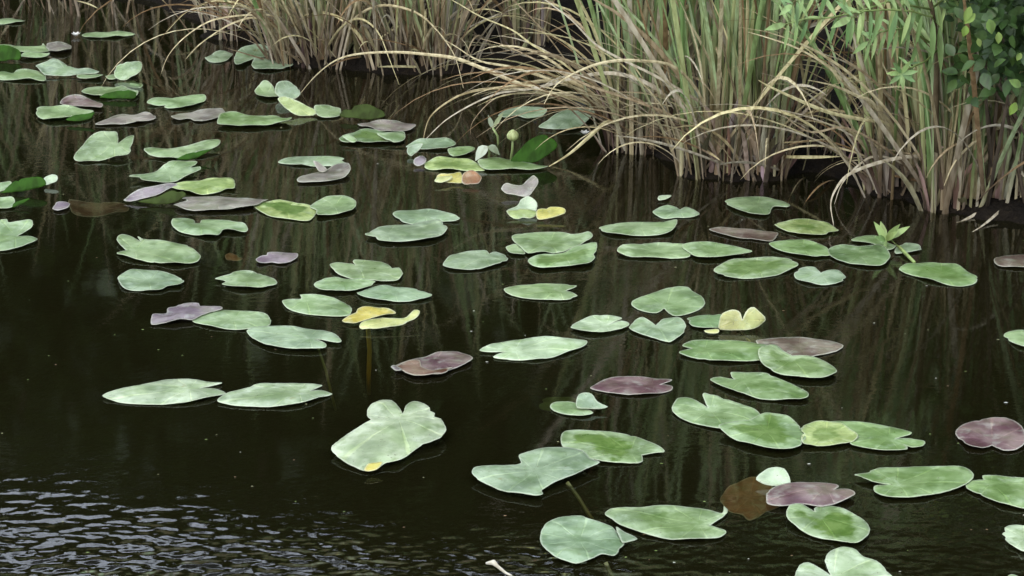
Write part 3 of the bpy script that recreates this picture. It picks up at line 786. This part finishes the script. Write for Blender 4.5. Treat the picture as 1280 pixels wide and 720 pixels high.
def tussock(px, py, rad, n_green, n_dry, n_sheath, H, label, name='reed_tussock', lean=(0, 0), spread=.30, wide=1.0, arches=(), sweep=0, group='reed tussocks along the bank', back=0.0, dryness=.4):
    b = on_water(px, py)
    b.y += rad * .55 + back
    root = empty(name, (b.x, b.y, 0))
    tag(root, label, 'reeds', group)

    def spot(k=1.0):
        a = rng.uniform(0, 2 * math.pi); r = rad * k * math.sqrt(rng.random())
        return a, Vector((b.x + r * math.cos(a) * 1.25, b.y + r * math.sin(a) * .7, 0))

    def mound(p):                                             # just under the skin of the root mass
        f = math.hypot((p.x - b.x) / 1.25, (p.y - b.y) / .75) / rad
        return float(np.interp(f, [0, .4, .6, .8, 1.0, 1.15], [.045, .04, .03, .005, -.045, -.06])) - rng.uniform(.0, .03)

    def grounded(p):
        z = float(ground_z(np.array([p.x]), np.array([p.y]))[0])
        p.z = max(min(z, .1), -.04) - .015 if not n_sheath else mound(p)
        return p
    if n_sheath:                                              # black peaty root mass the shoots grow from
        rm = MB()
        nr, na = 5, 22
        for j in range(nr + 1):
            for k in range(na):
                a = 2 * math.pi * k / na
                rr_ = rad * (1.02 + .22 * noise.noise(Vector((math.cos(a) * 2.2 + px, math.sin(a) * 2.2, py * .1)))) * j / nr
                zz = [.045, .042, .036, .026, .008, -.05][j] + .022 * noise.noise(Vector((math.cos(a) * j * 1.3, math.sin(a) * j * 1.3, px * .3)))
                rm.v.append(Vector((b.x + rr_ * math.cos(a) * 1.25, b.y + rr_ * math.sin(a) * .75, zz)))
        for j in range(nr):
            for k in range(na):
                k2 = (k + 1) % na
                rm.f.append((j * na + k, (j + 1) * na + k, (j + 1) * na + k2, j * na + k2))
        rm.build('root_mass', M_MUD, root, b)
    gm = MB()
    for _ in range(n_green):
        a, p = spot()
        th = abs(rng.gauss(0, spread * .55)); az = a + rng.gauss(0, .7)
        base_c = mix3(rng.choice(SHEATH), rng.choice(TANS), rng.random())
        add_blade(gm, grounded(p), az, th, rng.choice((.1, .2, .3, .45, .8)) * rng.uniform(.5, 1.2), H * rng.uniform(.65, 1.15), wide * rng.uniform(.009, .018), base_c, rng.choice(GREENS if rng.random() < .76 else TANS), split=rng.uniform(.10, .42))
    if gm.v: gm.build('foliage', M_REED, root, b)
    dm = MB()
    for _ in range(n_dry):
        a, p = spot(1.1)
        c = rng.choice(TANS); k = rng.uniform(.75, 1.15)
        c = tuple(x * k for x in c)
        kind = rng.random()
        if kind < dryness:                                    # dead leaves arching over
            add_blade(dm, grounded(p), a + rng.gauss(0, .5), rng.uniform(.15, .6), rng.uniform(1.0, 2.3), H * rng.uniform(.35, .8), wide * rng.uniform(.007, .013), rng.choice(SHEATH), c, n=14)
        elif kind < dryness + .15:                            # broken, near flat
            p = grounded(p); p.z += rng.uniform(.02, .12)
            add_blade(dm, p, rng.uniform(0, 6.28), rng.uniform(1.0, 1.5), rng.uniform(-.1, .5), H * rng.uniform(.15, .4), wide * rng.uniform(.007, .012), c, c, n=8)
        else:
            add_blade(dm, grounded(p), a + rng.gauss(0, .9), abs(rng.gauss(0, spread)), rng.uniform(.1, 1.0), H * rng.uniform(.4, 1.0), wide * rng.uniform(.008, .015), rng.choice(SHEATH), c)
    for _ in range(sweep):                                    # fine straw blades sweeping out left over the water
        a, p = spot(.8)
        c = rng.choice(TANS); k = rng.uniform(.7, 1.1)
        add_blade(dm, grounded(p), math.pi + rng.gauss(.12, .35), rng.uniform(.35, .95), rng.uniform(.7, 1.7), rng.uniform(.45, 1.05), rng.uniform(.005, .0085), rng.choice(SHEATH), tuple(x * k for x in c), n=14)
    dm.build('dry_foliage', M_DRY, root, b)
    sm = MB()
    for _ in range(n_sheath):                                 # stiff brown leaf bases packed at the water line
        a, p = spot(.95)
        c = tuple(x * rng.uniform(.7, 1.1) for x in rng.choice(SHEATH))
        add_blade(sm, grounded(p), a + rng.gauss(0, .9), abs(rng.gauss(.1, .24)), rng.uniform(-.1, .9), rng.uniform(.08, .36), wide * rng.uniform(.013, .024), mix3(c, (.08, .06, .05), .5), c, n=6)
    if sm.v: sm.build('leaf_base', M_DRY, root, b)
    for pts, Yt, w, ci in arches:
        arch(root, b, pts, Yt, w, ci)
    return root


def arch(root, b, pts, Ytip, W, ci):
    """one long bent blade: picture points from its base to its tip, its distance running from the tussock to Ytip"""
    P = [Vector(p) for p in pts]
    ln = [0.0]
    for i in range(1, len(P)): ln.append(ln[-1] + (P[i] - P[i - 1]).length)
    Y0 = b.y - .03
    if Ytip == 'w':
        Ytip = on_water(*pts[-1]).y
    raw = [at(p[0], p[1], Y0 + (Ytip - Y0) * (l / ln[-1])) for p, l in zip(pts, ln)]
    ctr = []
    n = len(raw)
    for i in range(n - 1):
        p0, p1, p2, p3 = raw[max(i - 1, 0)], raw[i], raw[i + 1], raw[min(i + 2, n - 1)]
        for q in range(4):
            u = q / 4
            ctr.append(.5 * ((2 * p1) + (p2 - p0) * u + (2 * p0 - 5 * p1 + 4 * p2 - p3) * u * u + (3 * p1 - p0 - 3 * p2 + p3) * u ** 3))
    ctr.append(raw[-1])
    m = len(ctr)
    c = TANS[ci] if ci < 10 else GREENS[ci - 10]
    side, wd, cs = [], [], []
    tw = rng.uniform(-.5, .5)
    for i, q in enumerate(ctr):
        s = i / (m - 1)
        t = (ctr[min(i + 1, m - 1)] - ctr[max(i - 1, 0)]).normalized()
        v = Vector((0, -1, .3)).normalized()
        sd = t.cross(v).normalized()
        a = tw + s * .9
        side.append(sd * math.cos(a) + t.cross(sd) * math.sin(a))
        wd.append(W * (1 if s < .55 else max(.2, 1 - (s - .55) / .45 * .8)))
        cs.append(mix3(mix3(c, SHEATH[2], .4), c, s * 2))
    mb = MB()
    mb.ribbon(ctr, side, wd, cs, keel=.5)
    mb.build('arching_blade', M_REED if ci >= 10 else M_DRY, root, b)


# the left bank
tussock(398, 84, .17, 95, 80, 34, 1.3, 'dense reed tussock with fanned green and straw blades, largest at the left bank', sweep=22, spread=.42, arches=[
    ([(400, 80), (415, 50), (430, 32), (447, 24), (462, 30), (475, 45), (485, 70), (499, 106)], 9.55, .011, 4),
    ([(412, 82), (420, 55), (430, 37), (445, 22), (462, 11), (485, 7), (515, 14), (535, 27), (557, 52), (570, 75), (579, 110)], 9.5, .011, 0),
    ([(375, 75), (358, 28), (340, 19), (320, 18), (290, 20), (260, 27), (230, 47), (210, 70), (200, 96)], 9.9, .010, 0),
    ([(370, 78), (345, 35), (320, 22), (295, 27), (275, 37), (250, 55), (232, 74)], 9.9, .009, 0),
    ([(355, 60), (330, 25), (300, 5), (272, 1), (250, 6), (230, 17), (208, 40)], 10.2, .009, 4),
    ([(385, 82), (360, 66), (352, 62)], 9.7, .012, 2)])
tussock(500, 90, .13, 20, 60, 22, 1.2, 'brown mostly dead reed tussock between the two greener left ones', spread=.5, dryness=.5)
tussock(545, 92, .12, 46, 46, 20, 1.25, 'mixed green and brown reed tussock just right of the dead one on the left bank', spread=.36)
tussock(650, 76, .09, 30, 20, 16, 1.2, 'thin upright reed tussock standing in the water between left and middle clumps', spread=.25)
tussock(300, 50, .16, 8, 60, 14, 1.5, 'sparse drooping dead reed tussock at the far left of the bank', spread=.5, dryness=.6)
tussock(110, 16, .30, 6, 26, 0, 1.5, 'few thin dry reed stalks dipping into the water at the top left', spread=.35, dryness=.3)
# the middle clump
tussock(800, 192, .10, 74, 24, 40, 1.3, 'green reed tussock at the left of the middle clump, sending dead blades over the water', sweep=34, spread=.33, wide=1.15, arches=[
    ([(805, 185), (780, 152), (747, 130), (715, 121), (677, 114), (640, 101), (602, 85), (570, 73), (535, 68), (495, 65), (450, 67), (420, 75), (395, 94), (376, 116)], 'w', .013, 0),
    ([(797, 190), (785, 162), (765, 140), (740, 117), (715, 103), (695, 101), (672, 102), (640, 108), (590, 114), (560, 127), (537, 147), (529, 174)], 'w', .013, 1),
    ([(825, 185), (790, 140), (760, 115), (727, 97), (702, 77), (665, 55), (640, 37), (600, 20), (565, 0), (530, -14)], 8.6, .010, 4),
    ([(790, 175), (775, 140), (760, 128), (735, 122), (700, 120), (660, 116), (620, 122), (592, 150), (588, 168)], 'w', .009, 2),
    ([(800, 180), (770, 150), (735, 118), (690, 100), (640, 84), (600, 76), (570, 58), (556, 50)], 8.8, .009, 0),
    ([(790, 165), (762, 152), (740, 168), (712, 192), (686, 208)], 'w', .013, 4)])
tussock(905, 224, .14, 84, 24, 66, 1.4, 'largest green reed tussock with straight pale leaf bases, in the middle of the bank', sweep=22, spread=.42, wide=1.2, arches=[
    ([(868, 185), (852, 147), (832, 120), (810, 104), (780, 93), (752, 91), (715, 97), (675, 108), (640, 113), (620, 117), (590, 130), (557, 150), (532, 174)], 'w', .015, 3),
    ([(905, 200), (890, 142), (855, 115), (815, 92), (780, 75), (745, 55), (715, 25), (682, 0), (660, -14)], 8.3, .011, 3),
    ([(895, 190), (865, 112), (840, 75), (800, 27), (770, 0), (755, -15)], 8.5, .012, 12),
    ([(885, 200), (850, 152), (800, 128), (740, 108), (700, 90), (640, 60), (600, 48)], 8.5, .010, 2),
    ([(895, 205), (880, 130), (845, 85), (800, 76), (760, 77), (725, 88), (695, 106), (680, 130)], 8.0, .010, 0)])
tussock(957, 226, .06, 46, 16, 30, 1.3, 'green reed tussock touching the right side of the largest one', spread=.26, wide=1.15)
# the right clump
tussock(1022, 212, .12, 5, 34, 22, .8, 'collapsed brown reed tussock in the dark gap right of the middle clump', spread=.6, dryness=.45)
tussock(1138, 248, .12, 64, 26, 80, 1.25, 'reed tussock with pale sheaths and dead blades sweeping left, in the right clump', sweep=20, spread=.30, wide=1.15, arches=[
    ([(1140, 200), (1115, 155), (1095, 135), (1060, 107), (1035, 82), (997, 60), (960, 47), (935, 40)], 7.9, .012, 0),
    ([(1135, 210), (1112, 158), (1080, 150), (1035, 140), (992, 122), (960, 107), (948, 100)], 7.85, .012, 4),
    ([(1130, 205), (1097, 135), (1072, 120), (1042, 107), (1010, 100)], 7.9, .010, 0),
    ([(1135, 225), (1125, 185), (1110, 150), (1095, 120), (1080, 85), (1068, 45), (1062, 10)], 8.1, .018, 3),
    ([(1145, 190), (1134, 142), (1107, 115), (1082, 92), (1050, 70), (1018, 46)], 8.0, .009, 2),
    ([(1150, 235), (1120, 195), (1060, 160), (1015, 165), (985, 148), (965, 125)], 7.8, .008, 2),
    ([(1195, 235), (1195, 203), (1160, 196), (1130, 196), (1090, 205), (1060, 218), (1045, 235), (1038, 255), (1042, 282)], 'w', .013, 3),
    ([(1180, 240), (1130, 205), (1095, 195), (1072, 207), (1052, 230), (1043, 255)], 'w', .008, 3)])
tussock(1188, 266, .07, 66, 10, 28, 1.35, 'narrow bright green reed tussock standing closest to the water at the right', spread=.32, wide=1.2)
tussock(1248, 266, .13, 66, 44, 40, 1.25, 'straggling reed tussock with bent straw blades at the right edge', spread=.38, wide=1.1, arches=[
    ([(1180, 225), (1192, 150), (1210, 112), (1239, 82)], 8.0, .018, 1),
    ([(1285, 150), (1255, 158), (1225, 172), (1195, 200), (1180, 232)], 7.9, .009, 0),
    ([(1240, 235), (1225, 262), (1205, 275), (1195, 278)], 'w', .010, 3),
    ([(1262, 240), (1250, 262), (1230, 280), (1215, 290)], 'w', .010, 3)])
# reeds standing farther back on the bank, seen between and above the front ones and mirrored in the pond
for (px, py, r_, ng, nd, H) in [(480, 55, .2, 30, 30, 1.35), (585, 50, .16, 16, 16, 1.35), (865, 165, .14, 16, 8, 1.35), (940, 160, .14, 16, 8, 1.35), (1155, 185, .14, 30, 12, 1.35), (1232, 195, .15, 36, 18, 1.35),
                                (1300, 200, .25, 60, 40, 1.35), (350, 25, .25, 20, 30, 1.35), (170, -25, .3, 20, 30, 1.35), (40, -40, .4, 40, 40, 1.35),
                                (-160, -20, .4, 60, 50, 1.35), (1420, 260, .3, 90, 60, 1.35)]:
    tussock(px, py, r_, ng, nd, 0, H, 'reeds crowded behind the front tussocks along the bank', spread=.3, wide=1.1, group='reeds crowded farther back on the bank')

# ------------------------------------------------------------------ small plants
# fern-leaved shrub hanging over the right clump
fb = at(1172, 200, 8.1)
fern = empty('feathery_shrub', (fb.x, fb.y, 0))
tag(fern, 'feathery plant with pale green drooping leaflets over the right reed clump', 'plant')
mb = MB()
stem_pts = [Vector((fb.x, fb.y, 0)), at(1170, 120, 7.95), at(1172, 60, 7.85), at(1165, 10, 7.75), at(1150, -40, 7.7)]
mb.tube(stem_pts, [.012, .010, .008, .007, .005], 6, (.12, .09, .05))
mb.build('stem', M_BARK, fern, fb)
LG = [(.20, .32, .11), (.27, .39, .14), (.14, .25, .085), (.33, .44, .16)]


def frond(px_pts, Y0, Y1, leaf_len, up_every=2, nleaf=9):
    mb = MB()
    n = len(px_pts)
    raw = [at(p[0], p[1], Y0 + (Y1 - Y0) * i / (n - 1)) for i, p in enumerate(px_pts)]
    mb.tube(raw, [.004] + [.003] * (n - 2) + [.0015], 5, (.24, .32, .10))
    for k in range(nleaf):
        s = (k + .7) / nleaf * (n - 1)
        i = min(int(s), n - 2)
        p = raw[i].lerp(raw[i + 1], s - i)
        t = (raw[i + 1] - raw[i]).normalized()
        for sg in (-1, 1):
            L = leaf_len * rng.uniform(.8, 1.15) * (1.0 - .35 * (k / nleaf))
            if sg < 0:
                d = t * .25 + Vector((0, -.15, -1)) + Vector((rng.gauss(0, .12), rng.gauss(0, .12), 0))
            else:
                d = t * .45 + Vector((0, .6, rng.uniform(-.1, .8)))
            mb.leaf(p, d, Vector((0, -1, .4)), L, L * .15, rng.choice(LG), bend=.2)
    mb.leaf(raw[-1], (raw[-1] - raw[-2]), Vector((0, -1, .4)), leaf_len * .7, leaf_len * .18, LG[1])
    return mb.build('frond', M_LEAF, fern, fb)


frond([(1165, 12), (1110, 2), (1075, 14), (1040, 22), (1005, 24), (982, 30)], 7.75, 7.50, .115, nleaf=10)
frond([(1180, 40), (1165, 22), (1140, 14), (1110, 12), (1080, 14), (1064, 22)], 7.80, 7.55, .13, nleaf=9)
frond([(1150, -40), (1110, -34), (1070, -26), (1030, -14), (1000, -2), (990, 6)], 7.70, 7.45, .11, nleaf=10)
frond([(1172, 60), (1150, 45), (1125, 36), (1100, 40), (1085, 52)], 7.85, 7.70, .10, nleaf=7)
frond([(1172, 62), (1158, 76), (1140, 84), (1124, 90)], 7.85, 7.60, .075, nleaf=4)
frond([(1165, 10), (1185, -5), (1205, 0), (1222, 14)], 7.75, 7.65, .10, nleaf=6)
frond([(1150, -40), (1170, -52), (1200, -50), (1225, -36)], 7.70, 7.55, .11, nleaf=8)
mb = MB()
q = at(1127, 92, 7.6)
for k in range(7):
    a = k * .9 + .3
    mb.leaf(q, Vector((math.cos(a), -.35, math.sin(a) * .8)), Vector((0, -1, .3)), .05, .016, LG[k % 4])
mb.build('leaf_rosette', M_LEAF, fern, fb)

# broad-leaved bush at the top right corner
bb = at(1265, 150, 7.95)
bush = empty('leafy_bush', (bb.x, bb.y, 0))
tag(bush, 'dark broad-leaved bush with a few lime green leaves in the top right corner', 'bush')
mb = MB()
tops = []
for k in range(9):
    e = at(rng.uniform(1195, 1330), rng.uniform(-90, 100), rng.uniform(7.55, 8.0))
    mid = Vector((bb.x, bb.y, 0)).lerp(e, .55) + Vector((rng.uniform(-.04, .04), rng.uniform(-.04, .04), .05))
    mb.tube([Vector((bb.x + rng.uniform(-.12, .25), bb.y + rng.uniform(0, .2), 0)), mid, e], [.007, .005, .003], 6, (.10, .075, .05))
    tops.append((mid, e))
mb.build('branch', M_BARK, bush, bb)
mb = MB()
for k in range(950):
    p = at(rng.triangular(1180, 1370, 1255), rng.triangular(-130, 132, 30), rng.uniform(7.45, 8.0))
    if p.z < .22: continue
    mb.leaf(p, Vector((rng.gauss(0, 1), rng.gauss(0, .8), rng.gauss(-.1, .7))), Vector((rng.gauss(0, .5), -.6, 1)), rng.uniform(.04, .065), rng.uniform(.028, .042),
            mix3((.03, .065, .015), (.07, .13, .03), rng.random() ** 2))
mb.build('foliage', M_LEAF, bush, bb)
for (x, y, a, s) in [(1213, 8, -1.9, .07), (1219, 17, -2.4, .065), (1236, 24, -1.3, .07), (1208, 32, -1.8, .05), (1248, 40, -1.5, .05), (1276, 108, 2.6, .07), (1270, 128, -2.0, .06), (1283, 118, -1.2, .07), (1222, 48, -1.2, .04), (1276, 66, -2, .045), (1228, -6, 2.2, .06)]:
    mb = MB()
    mb.leaf(at(x, y, 7.43), Vector((math.cos(a), -.2, math.sin(a))), Vector((.2, -1, .5)), s * rng.uniform(.55, .72), s * rng.uniform(.38, .5), rng.choice([(.17, .27, .04), (.13, .22, .04), (.20, .29, .06)]), bend=.1)
    lf = mb.build('young_leaf', M_LEAF, bush, bb)
    lf['label'] = 'lime green young leaf'

# little sprout standing among pads at the right
sb = on_water(1106, 312)
sprout = empty('water_sprout', sb)
tag(sprout, 'little light green sprout with pointed leaves among pads below the right reeds', 'plant')
mb = MB()
mb.tube([sb + Vector((0, 0, -.03)), at(1107, 300, sb.y)], [.006, .005], 6, (.20, .30, .09))
mb.tube([at(1112, 298, sb.y), on_water(1125, 310, .012), on_water(1143, 328, .006)], [.005, .006, .005], 6, (.22, .30, .09))
mb.build('stem', M_STEM, sprout, sb)
for (tx, ty, dy) in [(1094, 278, -.02), (1101, 276, .03), (1124, 281, -.03), (1138, 282, .02), (1096, 296, -.06), (1120, 290, -.05)]:
    p = at(1107, 300, sb.y); e = at(tx, ty, sb.y + dy)
    mb = MB()
    mb.leaf(p, e - p, Vector((0, -1, .6)), (e - p).length, .022, rng.choice(LG), bend=.1)
    mb.build('leaf', M_LEAF, sprout, sb)

# buds and nodding young leaves of the flowering cluster
for (x0, y0, x1, y1, kind, lab) in [
        (636, 200, 641, 172, 'bud', 'round yellow-green flower bud on a stalk, beside the bright upright leaf'),
        (609, 200, 610, 183, 'leaf', 'small nodding pale leaf on a stalk, left of the round flower bud'),
        (624, 180, 616, 160, 'bud2', 'slim pale young shoot behind the nodding pale leaf, in the bud cluster')]:
    b = on_water(x0, y0)
    e = at(x1, y1, b.y - .01)
    r = empty('lily_bud' if kind == 'bud' else 'young_shoot', b)
    tag(r, lab, 'flower bud' if kind == 'bud' else 'shoot')
    mb = MB()
    mb.tube([b + Vector((0, 0, -.05)), b.lerp(e, .5) + Vector((.006, 0, 0)), e], [.005, .0045, .004], 6, (.24, .32, .12))
    mb.build('stalk', M_STEM, r, b)
    mb = MB()
    if kind == 'bud':
        rings = [(0, .009), (.009, .020), (.02, .022), (.031, .015), (.038, .005)]
        mb.tube([e + Vector((0, 0, h - .01)) for h, _ in rings], [q for _, q in rings], 10, (.44, .50, .22))
        mb.build('petals', M_PETAL, r, b)
    elif kind == 'leaf':
        mb.leaf(e, Vector((-.7, -.4, -.35)), Vector((0, -.5, 1)), .06, .045, (.42, .46, .34), bend=.5)
        mb.leaf(e, Vector((.7, -.3, -.15)), Vector((0, -.5, 1)), .045, .035, (.34, .42, .28), bend=.5)
        mb.build('leaf_blade', M_LEAF, r, b)
    else:
        mb.leaf(e, Vector((-.3, -.1, .9)), Vector((0, -1, .3)), .05, .018, (.36, .42, .28))
        mb.leaf(e, Vector((.5, -.1, .8)), Vector((0, -1, .3)), .07, .016, (.33, .38, .20))
        mb.build('leaf_blade', M_LEAF, r, b)

# tiny white bud, small white specks and a twig
for (x, y, s, lab) in [(95, 45, .022, 'tiny white bud floating at the tip of the thin far left pad'),
                       (731, 168, .020, 'tiny white speck under the large raised blue-green leaf'),
                       (770, 184, .011, 'tiny white speck on the water left of the middle reed clump')]:
    b = on_water(x, y, .004)
    mb = MB()
    for k in range(6):
        a = k * 1.047 + .2
        mb.leaf(b, Vector((math.cos(a), math.sin(a), .45)), Vector((0, 0, 1)), s * 1.1, s * .8, (.78, .78, .72), bend=-.2)
    tag(mb.build('white_speck', M_PETAL, None, b), lab, 'blossom')
b = on_water(620, 706, .004)
mb = MB()
mb.tube([on_water(608, 704, .012), on_water(617, 703, .02), on_water(622, 708, .014), on_water(632, 716, .006), on_water(648, 724, -.01)], [.003, .007, .004, .003, .002], 6, (.45, .42, .33))
tag(mb.build('twig', M_BARK, None, b), 'pale bent twig poking from the water at the bottom edge', 'twig')

# tiny specks in pale, olive, brown and green scattered on the surface
mb = MB()
for k in range(130):
    p = on_water(rng.uniform(-20, 1300), 130 + 590 * rng.random() ** .8, .002)
    if float(shore_dist(np.array([p.x]), np.array([p.y]))[0]) > -.05: continue
    s_ = rng.uniform(.0012, .0032); a = rng.uniform(0, 6.28)
    base = len(mb.v); n_ = 5
    cc = rng.choice([(.5, .5, .42), (.3, .3, .16), (.2, .13, .07), (.16, .22, .06)])
    for q in range(n_):
        an = a + q * 6.283 / n_
        mb.v.append(p + Vector((math.cos(an) * s_ * rng.uniform(.7, 2.2), math.sin(an) * s_, 0))); mb.c.append(cc)
    mb.v.append(p + Vector((0, 0, .0012))); mb.c.append(cc)
    mb.f += [(base + q, base + (q + 1) % n_, base + n_) for q in range(n_)]
tag(mb.build('floating_specks', M_PETAL), 'tiny pale specks drifting on the dark water', None, None, 'stuff')

# ------------------------------------------------------------------ trees across the pond, seen only mirrored in the water
def tree_meshes(seed, H, crown_r, dark):
    r = random.Random(seed)
    tb = MB()
    tb.tube([(0, 0, 0), (.05, .03, H * .3), (-.04, .05, H * .6), (.0, 0, H * .9)], [.16, .12, .08, .03], 8, (.10, .08, .06))
    cl = []
    for k in range(26):
        a = r.uniform(0, 6.28); h = H * (.12 + .86 * r.random()); rad = crown_r * math.sqrt(r.random()) * (1.0 - .55 * max(0, h / H - .55) / .45)
        c = Vector((math.cos(a) * rad, math.sin(a) * rad, h))
        cl.append(c)
        tb.tube([Vector((0, 0, max(.2, h * .7))), c], [.045, .012], 5, (.10, .08, .06))
    lb = MB()
    for c in cl:
        tone = r.random()
        for k in range(120):
            p = c + Vector((r.gauss(0, .34), r.gauss(0, .34), r.gauss(0, .28)))
            if p.z < .1: continue
            lb.leaf(p, Vector((r.gauss(0, 1), r.gauss(0, 1), r.gauss(-.2, .6))), Vector((r.gauss(0, .4), r.gauss(0, .4), 1)), r.uniform(.12, .24), r.uniform(.07, .13),
                    mix3((.03, .055, .015), dark, tone * .6 + r.random() * .4))
    for k in range(900):                                   # leaves filling the heart of the crown
        p = Vector((r.gauss(0, crown_r * .5), r.gauss(0, crown_r * .4), H * r.uniform(.02, .86)))
        lb.leaf(p, Vector((r.gauss(0, 1), r.gauss(0, 1), r.gauss(-.2, .6))), Vector((r.gauss(0, .4), r.gauss(0, .4), 1)), r.uniform(.2, .34), r.uniform(.12, .2), mix3((.03, .055, .015), dark, r.random()))
    return tb, lb


def put_tree(tb, lb, x, y, s, rz, protos={}):
    key = id(tb)
    root = empty('leafy_tree', (x, y, .15))
    tag(root, 'leafy tree beyond the bank, seen only as a dark reflection on the pond', 'tree', 'trees beyond the reeds mirrored in the pond')
    root.rotation_euler.z = rz
    root.scale = (s, s, s)
    if key in protos:
        for src in protos[key]:
            c = src.copy(); col.objects.link(c); c.parent = root; c.location = (0, 0, 0)
    else:
        a = tb.build('trunk', M_BARK); b_ = lb.build('crown', M_LEAF)
        for o in (a, b_): o.parent = root
        protos[key] = (a, b_)


kinds = [tree_meshes(1, 5.0, 1.5, (.08, .12, .035)), tree_meshes(2, 5.2, 1.7, (.06, .10, .03))]
for i, (x, y, s) in enumerate([(-9.5, 15.5, .9), (-7.2, 16.4, .95), (-5.2, 15.0, .74), (-3.9, 15.2, .78), (-2.7, 14.6, .72), (-1.5, 14.3, .76), (-.5, 13.8, .95), (.7, 13.4, 1.2), (2.0, 13.0, 1.4), (3.7, 12.6, 1.4),
                               (5.4, 12.4, 1.4), (7.4, 13.0, 1.4), (-4.6, 16.5, .94), (-3.3, 16.5, .95), (-2.1, 16.2, .93), (-.9, 16.0, .98), (1.4, 17.0, 1.6), (3.4, 16.5, 1.7), (5.5, 16.5, 1.7), (-12, 17, 1.0), (9.5, 12.5, 1.4), (-6.0, 17.5, .95)]):
    put_tree(*kinds[i % 2], x, y, s, i * 1.3)

# ------------------------------------------------------------------ light
CLOUD_X = 5.7
SUN_EL, SUN_AZ = 40.0, 208.0            # degrees; azimuth clockwise from +Y
w = bpy.data.worlds.new('World')
sc.world = w
w.use_nodes = True
nt = w.node_tree
bg = nt.nodes['Background']
sky = nt.nodes.new('ShaderNodeTexSky')
sky.sky_type = 'NISHITA'
sky.sun_disc = False
sky.sun_elevation = R(SUN_EL)
sky.sun_rotation = R(SUN_AZ)
sky.air_density = 1.0
sky.dust_density = 4.0
sky.ozone_density = 1.0
hs = nt.nodes.new('ShaderNodeHueSaturation')          # thin overcast
hs.inputs['Saturation'].default_value = .7
nt.links.new(sky.outputs[0], hs.inputs['Color'])
ctc = nt.nodes.new('ShaderNodeTexCoord')
cmap = nt.nodes.new('ShaderNodeMapping'); cmap.inputs['Scale'].default_value = (1, 1, 1.8); cmap.inputs['Location'].default_value = (CLOUD_X, 0, 0)
cn = nt.nodes.new('ShaderNodeTexNoise'); cn.inputs['Scale'].default_value = 2.2; cn.inputs['Detail'].default_value = 7
cr = nt.nodes.new('ShaderNodeMapRange'); cr.interpolation_type = 'SMOOTHSTEP'
cr.inputs[1].default_value = .38; cr.inputs[2].default_value = .54
nt.links.new(ctc.outputs['Generated'], cmap.inputs[0]); nt.links.new(cmap.outputs[0], cn.inputs['Vector'])
nt.links.new(cn.outputs['Fac'], cr.inputs[0])
cm = nt.nodes.new('ShaderNodeMix'); cm.data_type = 'RGBA'
nt.links.new(cr.outputs[0], cm.inputs[0]); nt.links.new(hs.outputs[0], cm.inputs[6])
cm.inputs[7].default_value = (23.0, 25.5, 30.0, 1)      # sunlit cloud
nt.links.new(cm.outputs[2], bg.inputs['Color'])
bg.inputs['Strength']  .default_value = .14
sd = bpy.data.lights.new('sun', 'SUN')
sd.energy = 1.5
sd.angle = R(25)
sd.color = (1.0, .93, .80)
so = bpy.data.objects.new('sun', sd)
col.objects.link(so)
d = Vector((math.sin(R(SUN_AZ)) * math.cos(R(SUN_EL)), math.cos(R(SUN_AZ)) * math.cos(R(SUN_EL)), math.sin(R(SUN_EL))))
so.rotation_euler = d.to_track_quat('Z', 'Y').to_euler()
so.location = (-4, -6, 10)

sc.view_settings.view_transform = 'Standard'
sc.view_settings.look = 'None'
sc.view_settings.exposure = -0.08
sc.view_settings.gamma = 1.0
sc.view_settings.use_curve_mapping = False
sc.cycles.use_denoising = True
sc.cycles.max_bounces = 8
sc.cycles.transparent_max_bounces = 16
sc.cycles.glossy_bounces = 3
sc.cycles.diffuse_bounces = 3
